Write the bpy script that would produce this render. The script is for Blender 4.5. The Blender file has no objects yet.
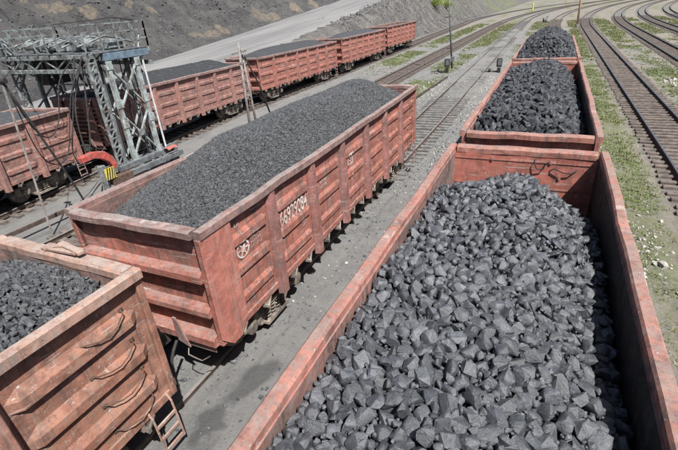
import bpy, bmesh, math, random
import numpy as np
from mathutils import Vector, Matrix, Euler
R = random.Random(7)
NR = np.random.RandomState(11)
sc = bpy.context.scene
COL = sc.collection

# ------------------------------------------------------------------ camera, light
TH, PITCH, ROLL, CH, FPX = 0.4625, 0.47056807, -0.07351309, 6.36966697, 428.26
def _cam():
    def tow(v):
        c, s = math.cos(TH), math.sin(TH)
        return Vector((c*v[0]-s*v[1], s*v[0]+c*v[1], v[2]))
    cp, sp = math.cos(PITCH), math.sin(PITCH)
    fw = Vector((0, cp, -sp)); rt = Vector((1, 0, 0)); up = Vector((0, sp, cp))
    c, s = math.cos(ROLL), math.sin(ROLL)
    r = c*rt+s*up; u = -s*rt+c*up
    r, u, fw = tow(r), tow(u), tow(fw)
    M = Matrix(((r.x, u.x, -fw.x, 0), (r.y, u.y, -fw.y, 0), (r.z, u.z, -fw.z, CH), (0, 0, 0, 1)))
    cd = bpy.data.cameras.new('camera'); o = bpy.data.objects.new('camera', cd)
    cd.sensor_fit = 'HORIZONTAL'; cd.sensor_width = 36; cd.lens = FPX/678*36
    cd.clip_start = 0.05; cd.clip_end = 4000
    o.matrix_world = M; COL.objects.link(o); sc.camera = o
    return o
CAM = _cam()
SUN = Vector((1.0, -0.75, 1.8)).normalized()
sun_el = math.asin(SUN.z); sun_rot = math.atan2(SUN.x, SUN.y)
w = bpy.data.worlds.new('World'); sc.world = w; w.use_nodes = True
nt = w.node_tree; nt.nodes.clear()
sky = nt.nodes.new('ShaderNodeTexSky'); sky.sky_type = 'NISHITA'; sky.sun_disc = False
sky.sun_elevation = sun_el; sky.sun_rotation = sun_rot; sky.air_density = 1.0; sky.dust_density = 2.0
bg = nt.nodes.new('ShaderNodeBackground'); bg.inputs[1].default_value = 0.05
wo = nt.nodes.new('ShaderNodeOutputWorld')
nt.links.new(sky.outputs[0], bg.inputs[0]); nt.links.new(bg.outputs[0], wo.inputs[0])
sl = bpy.data.lights.new('sun', 'SUN'); sl.energy = 5.0; sl.angle = math.radians(0.53); sl.color = (1, 0.965, 0.915)
so = bpy.data.objects.new('sun', sl); so.rotation_euler = SUN.to_track_quat('Z', 'Y').to_euler(); COL.objects.link(so)
sc.view_settings.view_transform = 'Standard'; sc.view_settings.look = 'None'
sc.view_settings.exposure = 0.78; sc.view_settings.gamma = 1

# ------------------------------------------------------------------ helpers
def tag(o, label=None, cat=None, group=None, kind=None):
    if label: o['label'] = label
    if cat: o['category'] = cat
    if group: o['group'] = group
    if kind: o['kind'] = kind
    return o
def link(o, parent=None):
    COL.objects.link(o)
    if parent: o.parent = parent
    return o
def thing(name, label, cat, loc=(0, 0, 0), rz=0, group=None, kind=None):
    o = bpy.data.objects.new(name, None); o.location = loc; o.rotation_euler = (0, 0, rz)
    o.empty_display_size = 0.2
    return tag(link(o), label, cat, group, kind)
class MB:
    def __init__(s): s.v = []; s.f = []; s.m = []
    def add(s, vs, fs, mi=0):
        n = len(s.v); s.v += [tuple(v) for v in vs]
        for f in fs: s.f.append(tuple(n+i for i in f)); s.m.append(mi)
        return s
    def box(s, c, d, rot=None, mi=0):
        hx, hy, hz = d[0]/2, d[1]/2, d[2]/2
        vs = [Vector((x, y, z)) for x in (-hx, hx) for y in (-hy, hy) for z in (-hz, hz)]
        if rot is not None: vs = [rot @ v for v in vs]
        c = Vector(c)
        return s.add([v+c for v in vs], [(0, 1, 3, 2), (4, 6, 7, 5), (0, 4, 5, 1), (2, 3, 7, 6), (0, 2, 6, 4), (1, 5, 7, 3)], mi)
    def b2(s, x0, x1, y0, y1, z0, z1, mi=0):
        return s.box(((x0+x1)/2, (y0+y1)/2, (z0+z1)/2), (x1-x0, y1-y0, z1-z0), None, mi)
    def bar(s, a, b, w, h=None, mi=0):       # rectangular bar from a to b
        a, b = Vector(a), Vector(b); d = b-a; h = h or w
        q = d.to_track_quat('Z', 'Y').to_matrix()
        return s.box((a+b)/2, (w, h, d.length), q, mi)
    def tube(s, pts, r, n=6, mi=0, cap=True):
        pts = [Vector(p) for p in pts]; rings = []
        for i, p in enumerate(pts):
            d = (pts[min(i+1, len(pts)-1)]-pts[max(i-1, 0)]).normalized()
            ref = Vector((0, 0, 1)) if abs(d.z) < .9 else Vector((1, 0, 0))
            u = d.cross(ref).normalized(); v = d.cross(u)
            rr = r[i] if isinstance(r, (list, tuple)) else r
            rings.append([p+rr*(math.cos(2*math.pi*k/n)*u+math.sin(2*math.pi*k/n)*v) for k in range(n)])
        vs = [v for q in rings for v in q]; fs = []
        for i in range(len(pts)-1):
            for k in range(n): fs.append((i*n+k, i*n+(k+1) % n, (i+1)*n+(k+1) % n, (i+1)*n+k))
        if cap: fs.append(tuple(range(n))); fs.append(tuple((len(pts)-1)*n+k for k in range(n))[::-1])
        return s.add(vs, fs, mi)
    def prism(s, poly, axis, a, b, mi=0):    # polygon in the two other axes, extruded along axis
        n = len(poly); vs = []
        for t in (a, b):
            for (p, q) in poly:
                vs.append({'x': (t, p, q), 'y': (p, t, q), 'z': (p, q, t)}[axis])
        fs = [(i, (i+1) % n, n+(i+1) % n, n+i) for i in range(n)]+[tuple(range(n))[::-1], tuple(range(n, 2*n))]
        return s.add(vs, fs, mi)
    def mesh(s, name, smooth=False):
        me = bpy.data.meshes.new(name); me.from_pydata(s.v, [], s.f)
        if any(s.m): me.polygons.foreach_set('material_index', s.m)
        bm = bmesh.new(); bm.from_mesh(me); bmesh.ops.recalc_face_normals(bm, faces=bm.faces); bm.to_mesh(me); bm.free()
        if smooth: me.polygons.foreach_set('use_smooth', [True]*len(me.polygons))
        me.update(); return me
def bevel_mesh(me, w=.01, seg=1):
    bm = bmesh.new(); bm.from_mesh(me)
    es = [e for e in bm.edges if len(e.link_faces) == 2 and e.calc_face_angle(0) > .6]
    bmesh.ops.bevel(bm, geom=es, offset=w, segments=seg, affect='EDGES', profile=.5, clamp_overlap=True)
    bm.to_mesh(me); bm.free(); return me
def ob(name, me, mats, parent=None, loc=(0, 0, 0), rz=0):
    o = bpy.data.objects.new(name, me); o.location = loc; o.rotation_euler = (0, 0, rz)
    if not isinstance(mats, (list, tuple)): mats = [mats]
    while len(me.materials) < len(mats): me.materials.append(None)
    link(o, parent)
    for i, m in enumerate(mats):
        o.material_slots[i].link = 'OBJECT'; o.material_slots[i].material = m
    return o
def np_mesh(name, V, F, smooth=False):
    """V (n,3), F (m,k) arrays"""
    me = bpy.data.meshes.new(name); m, k = F.shape
    me.vertices.add(len(V)); me.vertices.foreach_set('co', V.astype(np.float32).ravel())
    me.loops.add(m*k); me.loops.foreach_set('vertex_index', F.astype(np.int32).ravel())
    me.polygons.add(m); me.polygons.foreach_set('loop_start', np.arange(0, m*k, k, dtype=np.int32))
    me.polygons.foreach_set('loop_total', np.full(m, k, dtype=np.int32))
    me.polygons.foreach_set('use_smooth', np.full(m, bool(smooth), dtype=bool))
    me.update(calc_edges=True); me.validate(); return me

# value noise in numpy
_perm = NR.rand(256, 256)
def vnoise(x, y):
    xi = np.floor(x).astype(int); yi = np.floor(y).astype(int); fx = x-xi; fy = y-yi
    fx = fx*fx*(3-2*fx); fy = fy*fy*(3-2*fy)
    g = lambda a, b: _perm[a % 256, b % 256]
    return (g(xi, yi)*(1-fx)+g(xi+1, yi)*fx)*(1-fy)+(g(xi, yi+1)*(1-fx)+g(xi+1, yi+1)*fx)*fy
def fbm(x, y, o=4):
    s = 0; a = .5
    for i in range(o): s = s+a*vnoise(x*2**i+17*i, y*2**i+31*i); a *= .5
    return s
def sstep(a, b, x):
    t = np.clip((x-a)/(b-a), 0, 1); return t*t*(3-2*t)

# ------------------------------------------------------------------ materials
class NT:
    def __init__(s, name):
        s.m = bpy.data.materials.new(name); s.m.use_nodes = True; s.t = s.m.node_tree
        s.t.nodes.clear(); s.out = s.n('ShaderNodeOutputMaterial'); s.b = s.n('ShaderNodeBsdfPrincipled')
        s.l(s.b.outputs[0], s.out.inputs[0]); s.pos = s.n('ShaderNodeNewGeometry').outputs['Position']
    def n(s, t): return s.t.nodes.new(t)
    def l(s, a, b): s.t.links.new(a, b)
    def set(s, k, v):
        if hasattr(v, 'node'): s.l(v, s.b.inputs[k])
        else: s.b.inputs[k].default_value = (*v, 1) if isinstance(v, tuple) else v
    def scaled(s, sx, sy, sz, src=None):
        m = s.n('ShaderNodeMapping'); m.inputs['Scale'].default_value = (sx, sy, sz); s.l(src or s.pos, m.inputs[0]); return m.outputs[0]
    def noise(s, scale, vec=None, det=6, rough=.6, dist=0):
        n = s.n('ShaderNodeTexNoise'); n.inputs['Scale'].default_value = scale; n.inputs['Detail'].default_value = det
        n.inputs['Roughness'].default_value = rough; n.inputs['Distortion'].default_value = dist
        s.l(vec or s.pos, n.inputs['Vector']); return n.outputs[0]
    def vor(s, scale, vec=None, feat='F1', out=0):
        n = s.n('ShaderNodeTexVoronoi'); n.inputs['Scale'].default_value = scale; n.feature = feat
        s.l(vec or s.pos, n.inputs['Vector']); return n.outputs[out]
    def ramp(s, x, a, b, lo=0., hi=1.):
        r = s.n('ShaderNodeMapRange'); r.inputs[1].default_value = a; r.inputs[2].default_value = b
        r.inputs[3].default_value = lo; r.inputs[4].default_value = hi; r.interpolation_type = 'SMOOTHSTEP'
        s.l(x, r.inputs[0]); return r.outputs[0]
    def mix(s, f, a, b, mode='MIX'):
        m = s.n('ShaderNodeMix'); m.data_type = 'RGBA'; m.blend_type = mode
        for i, v in ((0, f), (6, a), (7, b)):
            if hasattr(v, 'node'): s.l(v, m.inputs[i])
            else: m.inputs[i].default_value = (*v, 1) if isinstance(v, tuple) else v
        return m.outputs[2]
    def math(s, op, a, b=0.):
        m = s.n('ShaderNodeMath'); m.operation = op
        for i, v in ((0, a), (1, b)):
            if hasattr(v, 'node'): s.l(v, m.inputs[i])
            else: m.inputs[i].default_value = v
        return m.outputs[0]
    def attr(s, name):
        a = s.n('ShaderNodeAttribute'); a.attribute_name = name; return a.outputs['Fac']
    def bump(s, h, st=.3, d=.02):
        b = s.n('ShaderNodeBump'); b.inputs['Strength'].default_value = st; b.inputs['Distance'].default_value = d
        s.l(h, b.inputs['Height']); s.l(b.outputs[0], s.b.inputs['Normal'])
    def sep(s, v, i):
        x = s.n('ShaderNodeSeparateXYZ'); s.l(v, x.inputs[0]); return x.outputs[i]

def paint(name, c1, c2, dust, grime=(.09, .07, .065), dust_amt=.5, chip=(.42, .36, .33), rough=.72, chipamt=1., grimeamt=.75):
    t = NT(name)
    big = t.ramp(t.noise(.9, det=6, rough=.65), .36, .64)
    c = t.mix(big, c1, c2)
    pale = tuple(min(1, v*1.22+.025) for v in c1)
    mott = t.ramp(t.noise(3.4, t.scaled(1, 1, 1.6), det=10, rough=.75, dist=.4), .46, .6)
    c = t.mix(t.math('MULTIPLY', mott, .6), c, pale)
    rust = t.ramp(t.noise(2.4, det=12, rough=.74, dist=.8), .525, .575)
    c = t.mix(t.math('MULTIPLY', rust, .5*grimeamt), c, (.105, .055, .042))
    streak = t.ramp(t.noise(1, t.scaled(8, 8, .4), det=6, rough=.7), .49, .63)
    c = t.mix(t.math('MULTIPLY', streak, grimeamt*.75), c, grime)
    pst = t.ramp(t.noise(1, t.scaled(13, 13, .5), det=5, rough=.7), .53, .64)
    c = t.mix(t.math('MULTIPLY', pst, .5), c, dust)
    gr = t.ramp(t.noise(1.5, det=10, rough=.75, dist=.9), .52, .63)
    c = t.mix(t.math('MULTIPLY', gr, grimeamt*.72), c, grime)
    dn = t.ramp(t.noise(2.0, t.scaled(1, 1, 1.4), det=9, rough=.75), .46, .72)
    c = t.mix(t.math('MULTIPLY', dn, dust_amt*.85), c, dust)
    nz = t.sep(t.n('ShaderNodeNewGeometry').outputs['Normal'], 2)
    up = t.ramp(nz, .45, .95)                                    # dust lies on ledges and tops
    c = t.mix(t.math('MULTIPLY', t.math('MULTIPLY', up, t.ramp(t.noise(5, det=10, rough=.75), .38, .6)), min(1, dust_amt*1.4)), c, dust)
    scr = t.ramp(t.noise(1, t.scaled(1.3, 1.3, 26), det=5, rough=.6), .59, .63)
    scr = t.math('MULTIPLY', scr, t.ramp(t.noise(1.7, det=4), .46, .56))
    c = t.mix(t.math('MULTIPLY', scr, .65*chipamt), c, chip)
    ch = t.ramp(t.noise(13, t.scaled(1, 1, .8), det=9, rough=.78), .59, .615)
    c = t.mix(t.math('MULTIPLY', ch, .8*chipamt), c, chip)
    sp = t.ramp(t.noise(27, det=6, rough=.7), .59, .63)
    c = t.mix(t.math('MULTIPLY', sp, .6), c, grime)
    t.set('Base Color', c); t.set('Roughness', t.ramp(gr, 0, 1, rough, .92)); t.set('Specular IOR Level', .3)
    h = t.math('ADD', t.math('MULTIPLY', t.noise(1.5, det=2), 1.3), t.math('MULTIPLY', t.noise(19, det=8, rough=.75), .13))
    h = t.math('SUBTRACT', h, t.math('MULTIPLY', ch, .05))
    t.bump(h, .7, .07)
    return t.m
def plain(name, c, rough=.7, metal=0., var=.35, scale=6., bump=.2, dust=None):
    t = NT(name)
    n = t.ramp(t.noise(scale, det=8, rough=.7), .35, .7)
    col = t.mix(n, tuple(v*(1-var) for v in c), tuple(min(1, v*(1+var)) for v in c))
    if dust: col = t.mix(t.math('MULTIPLY', t.ramp(t.noise(scale*.6, det=6), .45, .65), .8), col, dust)
    t.set('Base Color', col); t.set('Roughness', rough); t.set('Metallic', metal)
    if bump: t.bump(t.noise(scale*5, det=6), bump, .01)
    return t.m
def coal_mat(name, c, rough, scale, bump=.5, d=.02, spec=.5):
    t = NT(name)
    n = t.noise(scale, det=8, rough=.7)
    geo = t.n('ShaderNodeNewGeometry').outputs['Random Per Island']
    col = t.mix(t.ramp(n, .35, .7), tuple(v*.72 for v in c), tuple(v*1.3 for v in c))
    oi = t.n('ShaderNodeObjectInfo').outputs['Random']
    geo = t.math('FRACT', t.math('ADD', geo, t.math('MULTIPLY', oi, 7.3)))
    col = t.mix(t.math('MULTIPLY', geo, .9), col, tuple(v*.5 for v in c))
    col = t.mix(t.math('MULTIPLY', t.ramp(t.noise(scale*.35, det=5), .55, .72), .4), col, tuple(v*2.1 for v in c))
    t.set('Base Color', col); t.set('Specular IOR Level', spec)
    t.set('Roughness', t.ramp(t.noise(scale*1.7, det=4), .35, .65, rough-.15, rough+.2))
    t.bump(t.math('ADD', n, t.math('MULTIPLY', t.noise(scale*4, det=5, rough=.7), .4)), bump, d)
    return t.m

M = {}
DUSTY = (.24, .19, .175)
M['red'] = paint('faded_red_paint', (.36, .125, .09), (.24, .088, .067), DUSTY, dust_amt=.5)
M['tan'] = paint('tan_red_paint', (.305, .14, .096), (.2, .095, .068), (.25, .19, .15), dust_amt=.5)
M['rside'] = paint('pinkish_red_paint', (.32, .115, .088), (.23, .084, .066), (.29, .21, .19), dust_amt=.5)
M['brown'] = paint('brown_red_paint', (.30, .14, .115), (.22, .105, .09), (.2, .16, .15), dust_amt=.5)
M['far'] = paint('brick_red_paint', (.33, .118, .088), (.24, .085, .068), (.24, .17, .155), dust_amt=.4)
M['plate'] = paint('salmon_plate_paint', (.41, .148, .112), (.34, .12, .093), (.3, .24, .22), dust_amt=.25, grimeamt=.35, chipamt=.7)
M['rail_rim'] = paint('grimy_rim_paint', (.24, .135, .12), (.2, .12, .11), (.25, .22, .21), dust_amt=.75)
M['rim_tan'] = paint('tan_rim_paint', (.36, .22, .17), (.3, .18, .14), (.34, .28, .25), dust_amt=.75)
M['rim_red'] = paint('red_rim_paint', (.37, .155, .12), (.28, .115, .09), (.25, .2, .18), dust_amt=.55)
M['inner'] = paint('coal_stained_inner_paint', (.24, .125, .105), (.14, .1, .092), (.2, .18, .175), grime=(.04, .036, .035), dust_amt=.7, grimeamt=.8, chip=(.3, .24, .22))
M['soot_shade'] = paint('soot_and_shade_inner_paint', (.03, .024, .023), (.018, .016, .016), (.05, .045, .043), grime=(.012, .011, .011), dust_amt=.3, grimeamt=.8, chip=(.07, .05, .045))  # coal soot, with the right wall's shade painted in as near-black
M['inner_end'] = paint('scraped_inner_end_paint', (.38, .125, .092), (.31, .1, .078), (.25, .16, .14), dust_amt=.35, grimeamt=.5)
M['postred'] = paint('grimy_post_paint', (.27, .115, .1), (.22, .1, .09), (.22, .17, .16), dust_amt=.5)
M['posttan'] = paint('grimy_tan_post_paint', (.34, .16, .12), (.27, .13, .1), (.3, .23, .2), dust_amt=.5)
M['black'] = plain('sooty_black_steel', (.022, .021, .021), .75, var=.5)
M['under'] = plain('oily_underframe_steel', (.035, .03, .028), .8, var=.5, dust=(.1, .085, .075))
M['bogie'] = plain('dusty_cast_steel', (.13, .11, .095), .85, var=.5, scale=4, dust=(.3, .26, .22))
M['wheel'] = plain('worn_wheel_steel', (.07, .06, .055), .55, var=.4, dust=(.16, .13, .11))
def worn_white():
    t = NT('worn_white_lettering'); n = t.ramp(t.noise(9, det=9, rough=.75), .5, .58)
    c = t.mix(t.ramp(t.noise(4, det=5), .4, .6), (.5, .42, .39), (.66, .6, .57)); c = t.mix(t.math('MULTIPLY', n, .8), c, (.33, .13, .1))
    t.set('Base Color', c); t.set('Roughness', .85); return t.m
M['white'] = worn_white()
M['rail'] = plain('rusty_rail_steel', (.07, .05, .042), .75, var=.4)
M['railtop'] = plain('polished_rail_head', (.42, .45, .48), .28, metal=.9, var=.15, bump=0)
M['railtop_dull'] = plain('dull_rail_head', (.25, .235, .22), .55, metal=.3, var=.2, bump=0)
M['sleeper'] = plain('weathered_sleeper', (.13, .108, .095), .9, var=.45, scale=3, bump=.5)
M['sleeper_grey'] = plain('dusty_sleeper', (.15, .147, .142), .9, var=.4, scale=3, bump=.5)
M['grey_steel'] = plain('grey_painted_steel', (.19, .215, .22), .7, var=.5, scale=5, dust=(.075, .062, .055))
M['pale_steel'] = plain('pale_green_grey_steel', (.31, .355, .36), .6, var=.35, scale=5, dust=(.12, .095, .08))
M['grey_dark'] = plain('dark_grey_steel', (.12, .13, .14), .65, var=.4, scale=5)
M['blue_beam'] = plain('slate_blue_paint', (.12, .17, .22), .55, var=.3, scale=5)
M['pale_pipe'] = plain('pale_galvanised_pipe', (.5, .52, .53), .5, var=.2)
M['safety_red'] = plain('bright_red_paint', (.4, .075, .06), .7, var=.35, dust=(.2, .1, .085))
M['yellow'] = plain('hazard_yellow_paint', (.55, .45, .09), .55, var=.15)
M['hazblack'] = plain('hazard_black_paint', (.02, .02, .02), .6, bump=0)
M['rag'] = plain('faded_red_cloth', (.4, .12, .09), .9, var=.35)
M['rust'] = plain('brown_rust_plate', (.1, .062, .045), .85, var=.4)
M['pole_wood'] = plain('weathered_pole', (.22, .2, .19), .85, var=.4, scale=4, bump=.4)
M['pole_tan'] = plain('pale_wood_pole', (.45, .33, .22), .85, var=.25, scale=4)
M['pebble'] = plain('pale_limestone', (.34, .33, .31), .9, var=.35, scale=3)
M['outcrop'] = plain('tan_clay_rock', (.25, .2, .15), .95, var=.35, scale=1.2, bump=.6)
M['coalR'] = coal_mat('lump_coal', (.09, .096, .11), .36, 14, .85, .014, .85)
M['coalF'] = coal_mat('dark_lump_coal', (.066, .07, .08), .62, 11, .5, .012, .3)
M['coalL'] = coal_mat('dark_fine_coal', (.062, .065, .072), .65, 16, .8, .03, .4)
M['coalbase'] = coal_mat('coal_dust_base', (.03, .03, .032), .8, 14, .7, .03, .3)
M['coalM'] = coal_mat('fine_coal', (.09, .094, .102), .6, 30, .8, .015, .5)
M['coalN'] = coal_mat('nut_coal', (.08, .084, .093), .55, 22, .6, .012, .5)
def grass_mat(dry=False):
    t = NT('dry_grass' if dry else 'spring_grass')
    if dry: t.set('Base Color', t.mix(t.n('ShaderNodeNewGeometry').outputs['Random Per Island'], (.17, .15, .09), (.3, .265, .17))); t.set('Roughness', .9); return t.m
    g = t.n('ShaderNodeNewGeometry').outputs['Random Per Island']
    c = t.mix(g, (.09, .13, .045), (.165, .19, .08)); c = t.mix(t.ramp(t.noise(.35, det=4), .42, .7), c, (.1, .14, .04))
    t.set('Base Color', c); t.set('Roughness', .8); t.set('Specular IOR Level', .2); return t.m
M['grass'] = grass_mat(); M['dry_grass'] = grass_mat(True)

# ------------------------------------------------------------------ terrain height
def zr(y): return np.maximum(.7, 2.3+.083*(y-35))+0*y
def xfoot(y): return -36.6-.1*(y-25)
def ztrk(y): return np.interp(y, [-20, 10, 27, 40, 62, 90, 160], [-.37, -.35, .02, .13, .33, .3, 0])
def ground_z(x, y):
    base = np.where(x < -11, ztrk(y)*sstep(-13, -18, x), 0.)
    side = sstep(0, 1, (-23.0-x)/np.maximum(zr(y)*1.15, .8))     # embankment of the dirt road
    z = base+(zr(y)-base)*np.where(x < -23.0, side, 0)
    z = z+(fbm(x*.35, y*.35)-.5)*.12*sstep(.5, 2, np.abs(x+3))
    z = z+.11*(1-sstep(11, 17, y))*sstep(-10, -8.8, x)*(1-sstep(1.5, 3, x))
    z = z+.2*fbm(x*.7+9, y*.35, 4)*sstep(24, 34, y)*(1-sstep(90, 120, y))*(1-sstep(1.3, 2.4, np.abs(x+6.25)))
    rough = sstep(-23.5, -25, x)
    z = z+rough*(fbm(x*.9, y*.9)-.47)*.5*np.clip((xfoot(y)+zr(y)*0-x)*0+1, 0, 1)
    return z-.06
# track centre lines -------------------------------------------------
def arc(y, y0, r): return np.where(y > y0, np.minimum((y-y0), 260)**2/(2*r), 0.)
LX = ([-40, -14, -.19, 12.4, 13.66, 26.3, 27.4, 40.1, 54, 68, 100, 160], [-15.2, -17.2, -19.02, -20.5, -20.55, -20.85, -20.75, -20.4, -20.27, -20.3, -21.3, -23.5])
TR = {
 'L': lambda y: np.interp(y, LX[0], LX[1])+arc(y, 130, 420),
 'A': lambda y: -13.4+0*y+arc(y, 110, 480),
 'T': lambda y: -6.06-.016*np.maximum(0, y-25)+arc(y, 112, 480),
 'R': lambda y: -.27-.004*np.maximum(0, y-20)+arc(y, 105, 500),
 'RT': lambda y: 5.56-.006*np.maximum(0, y-20)+arc(y, 92, 500),
 'RT2': lambda y: 11.1+.004*np.maximum(0, y-50)+arc(y, 92, 480),
 'RT3': lambda y: 16.3+.006*np.maximum(0, y-60)+arc(y, 95, 460),
 'RT4': lambda y: 21.6+.008*np.maximum(0, y-60)+arc(y, 95, 440)}

# ------------------------------------------------------------------ ground sheet
def axis(segs):
    out = []
    for a, b, st in segs: out += list(np.arange(a, b, st))
    return np.array(out+[segs[-1][1]])
gx = axis([(-200, -60, 7), (-60, -24, 1.0), (-24, 26, .45), (26, 60, 1.5), (60, 500, 22)])
gy = axis([(-14, 60, .5), (60, 120, 1.0), (120, 300, 3), (300, 1000, 35)])
X, Y = np.meshgrid(gx, gy); Z = ground_z(X, Y)
V = np.stack([X.ravel(), Y.ravel(), Z.ravel()], 1)
ny, nx = X.shape
idx = np.arange(nx*ny).reshape(ny, nx)
F = np.stack([idx[:-1, :-1].ravel(), idx[:-1, 1:].ravel(), idx[1:, 1:].ravel(), idx[1:, :-1].ravel()], 1)
me = np_mesh('ground', V, F, True)
def bed_mask(x, y):
    m = 0*x
    for k, f in TR.items():
        d = np.abs(x-f(y)); k_ = (1-sstep(1.25, 1.9, d))
        if k in 'TR': k_ = k_*(.35 if k == 'T' else .6)*sstep(9, 18, y)
        m = np.maximum(m, k_)
    return m
def grass_mask(x, y):
    n = fbm(x*.22+5, y*.14, 4)
    g = 0*x
    strip = lambda a, b, s=.6: sstep(a-s, a+s, x)*(1-sstep(b-s, b+s, x))
    g = np.maximum(g, strip(2.3, 4.2)*sstep(5, 12, y)*.85)
    g = np.maximum(g, strip(6.9, 9.5)*sstep(20, 35, y)*.8)
    g = np.maximum(g, strip(12.6, 14.8)*.85); g = np.maximum(g, strip(17.9, 20.2)*.85); g = np.maximum(g, sstep(23, 25, x)*.9)
    g = np.maximum(g, strip(-11.4, -8.6, .5)*sstep(26, 34, y)); g = np.maximum(g, strip(-18.2, -15.6, .5)*sstep(36, 48, y)*.95)
    g = np.maximum(g, strip(-4.6, -1.8, .5)*sstep(50, 62, y)*.5)
    g = np.maximum(g, strip(-34, -24.5, 2.5)*sstep(105, 140, y)*.5)
    g = np.maximum(g, sstep(150, 230, y)*.75)
    return g*np.maximum(sstep(.24, .6, n), strip(2.2, 4.3)*sstep(.16, .44, n))
def pale_mask(x, y):
    n = fbm(x*.3+50, y*.3+9, 4)
    p = np.where((x > -9.6) & (x < -1.9), sstep(13, 22, y), 0)
    p = np.maximum(p, np.where((x > 1.6) & (x < 3.4), .6*sstep(4, 8, y), 0)); p = np.maximum(p, np.where((x > 7) & (x < 10), .55, 0))
    return p*sstep(.34, .6, n)
bm_, gm_, pm_ = bed_mask(X, Y), grass_mask(X, Y), pale_mask(X, Y)
warm_ = sstep(1.2, 2.2, X)+sstep(60, 110, Y)*.7
slag_ = sstep(-22, -24, X)
for nme, arr in (('bed', bm_), ('grassy', gm_*(1-.8*bm_)), ('pale', pm_), ('warm', np.clip(warm_, 0, 1)), ('slag', slag_)):
    a = me.attributes.new(nme, 'FLOAT', 'POINT'); a.data.foreach_set('value', arr.ravel().astype(np.float32))
t = NT('yard_ground')
n1 = t.noise(1.1, det=8, rough=.7); n2 = t.noise(14, det=8, rough=.75)
grey = t.mix(t.ramp(n1, .3, .7), (.15, .15, .15), (.205, .205, .2))
grey = t.mix(t.math('MULTIPLY', t.ramp(n2, .4, .65), .35), grey, (.27, .265, .26))
brown = t.mix(t.ramp(n1, .3, .7), (.15, .133, .11), (.23, .21, .18))
brown = t.mix(t.math('MULTIPLY', t.ramp(n2, .42, .62), .6), brown, (.3, .285, .25))
c = t.mix(t.attr('warm'), grey, brown)
brk = t.math('ADD', t.attr('pale'), t.math('MULTIPLY', t.math('SUBTRACT', t.noise(3.2, det=7, rough=.7), .5), 1.6))
c = t.mix(t.ramp(brk, .3, .75), c, t.mix(t.ramp(t.vor(13), .1, .5), (.33, .325, .31), (.17, .17, .165)))
bd = t.math('ADD', t.attr('bed'), t.math('MULTIPLY', t.math('SUBTRACT', t.noise(2.5, det=6), .5), .8))
c = t.mix(t.math('MULTIPLY', t.ramp(bd, .45, .85), .8), c, t.mix(t.ramp(n2, .35, .65), (.1, .095, .09), (.2, .19, .18)))
c = t.mix(t.attr('slag'), c, t.mix(t.ramp(t.noise(.5, det=9, rough=.7), .35, .65), (.07, .068, .068), (.15, .142, .132)))
gg = t.math('ADD', t.attr('grassy'), t.math('MULTIPLY', t.math('SUBTRACT', t.noise(3.0, det=10, rough=.78), .5), 2.4))
gcol = t.mix(t.ramp(t.noise(9, det=6), .35, .65), (.092, .118, .048), (.17, .185, .09))
c = t.mix(t.math('MULTIPLY', t.ramp(gg, .3, .95), .7), c, gcol)
fine = t.ramp(t.noise(.55, det=10, rough=.75, dist=.5), .52, .64)                     # coal fines trodden into the ground
c = t.mix(t.math('MULTIPLY', fine, .5), c, (.085, .085, .086))
rut = t.ramp(t.noise(1, t.scaled(3.2, .12, 1), det=6, rough=.65), .54, .66)
c = t.mix(t.math('MULTIPLY', rut, .35), c, (.1, .1, .1))
oil = t.ramp(t.noise(1.9, det=8, rough=.7), .66, .7); c = t.mix(t.math('MULTIPLY', oil, .5), c, (.06, .06, .06))
c = t.mix(t.ramp(t.vor(26), .02, .16, .35, 0), c, (.3, .295, .285))
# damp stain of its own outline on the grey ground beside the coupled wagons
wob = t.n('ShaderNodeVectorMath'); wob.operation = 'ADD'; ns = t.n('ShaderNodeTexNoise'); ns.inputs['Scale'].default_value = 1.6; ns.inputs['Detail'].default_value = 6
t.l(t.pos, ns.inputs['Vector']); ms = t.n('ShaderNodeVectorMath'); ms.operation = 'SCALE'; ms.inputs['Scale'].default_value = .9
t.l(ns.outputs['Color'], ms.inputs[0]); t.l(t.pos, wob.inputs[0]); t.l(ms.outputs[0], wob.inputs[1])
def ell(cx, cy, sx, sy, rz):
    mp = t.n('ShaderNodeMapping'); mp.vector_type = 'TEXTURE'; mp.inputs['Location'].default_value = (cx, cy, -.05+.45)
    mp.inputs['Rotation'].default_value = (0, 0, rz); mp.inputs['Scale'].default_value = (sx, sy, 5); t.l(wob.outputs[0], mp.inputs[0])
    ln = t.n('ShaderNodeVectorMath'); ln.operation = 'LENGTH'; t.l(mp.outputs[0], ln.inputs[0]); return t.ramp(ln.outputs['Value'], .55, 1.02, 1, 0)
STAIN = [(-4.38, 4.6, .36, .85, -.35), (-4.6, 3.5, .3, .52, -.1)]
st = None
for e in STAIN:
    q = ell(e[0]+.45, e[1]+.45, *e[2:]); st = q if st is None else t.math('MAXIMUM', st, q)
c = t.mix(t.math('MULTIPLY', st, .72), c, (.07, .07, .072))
t.set('Base Color', c); t.set('Roughness', .92); t.set('Specular IOR Level', .2)
t.bump(t.math('ADD', t.math('MULTIPLY', n2, 1.2), t.noise(45, det=6, rough=.75)), .9, .03)
g = ob('ground', me, t.m); tag(g, 'grey dusty yard ground with gravel and grass strips between the tracks', 'ground', kind='structure')

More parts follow.
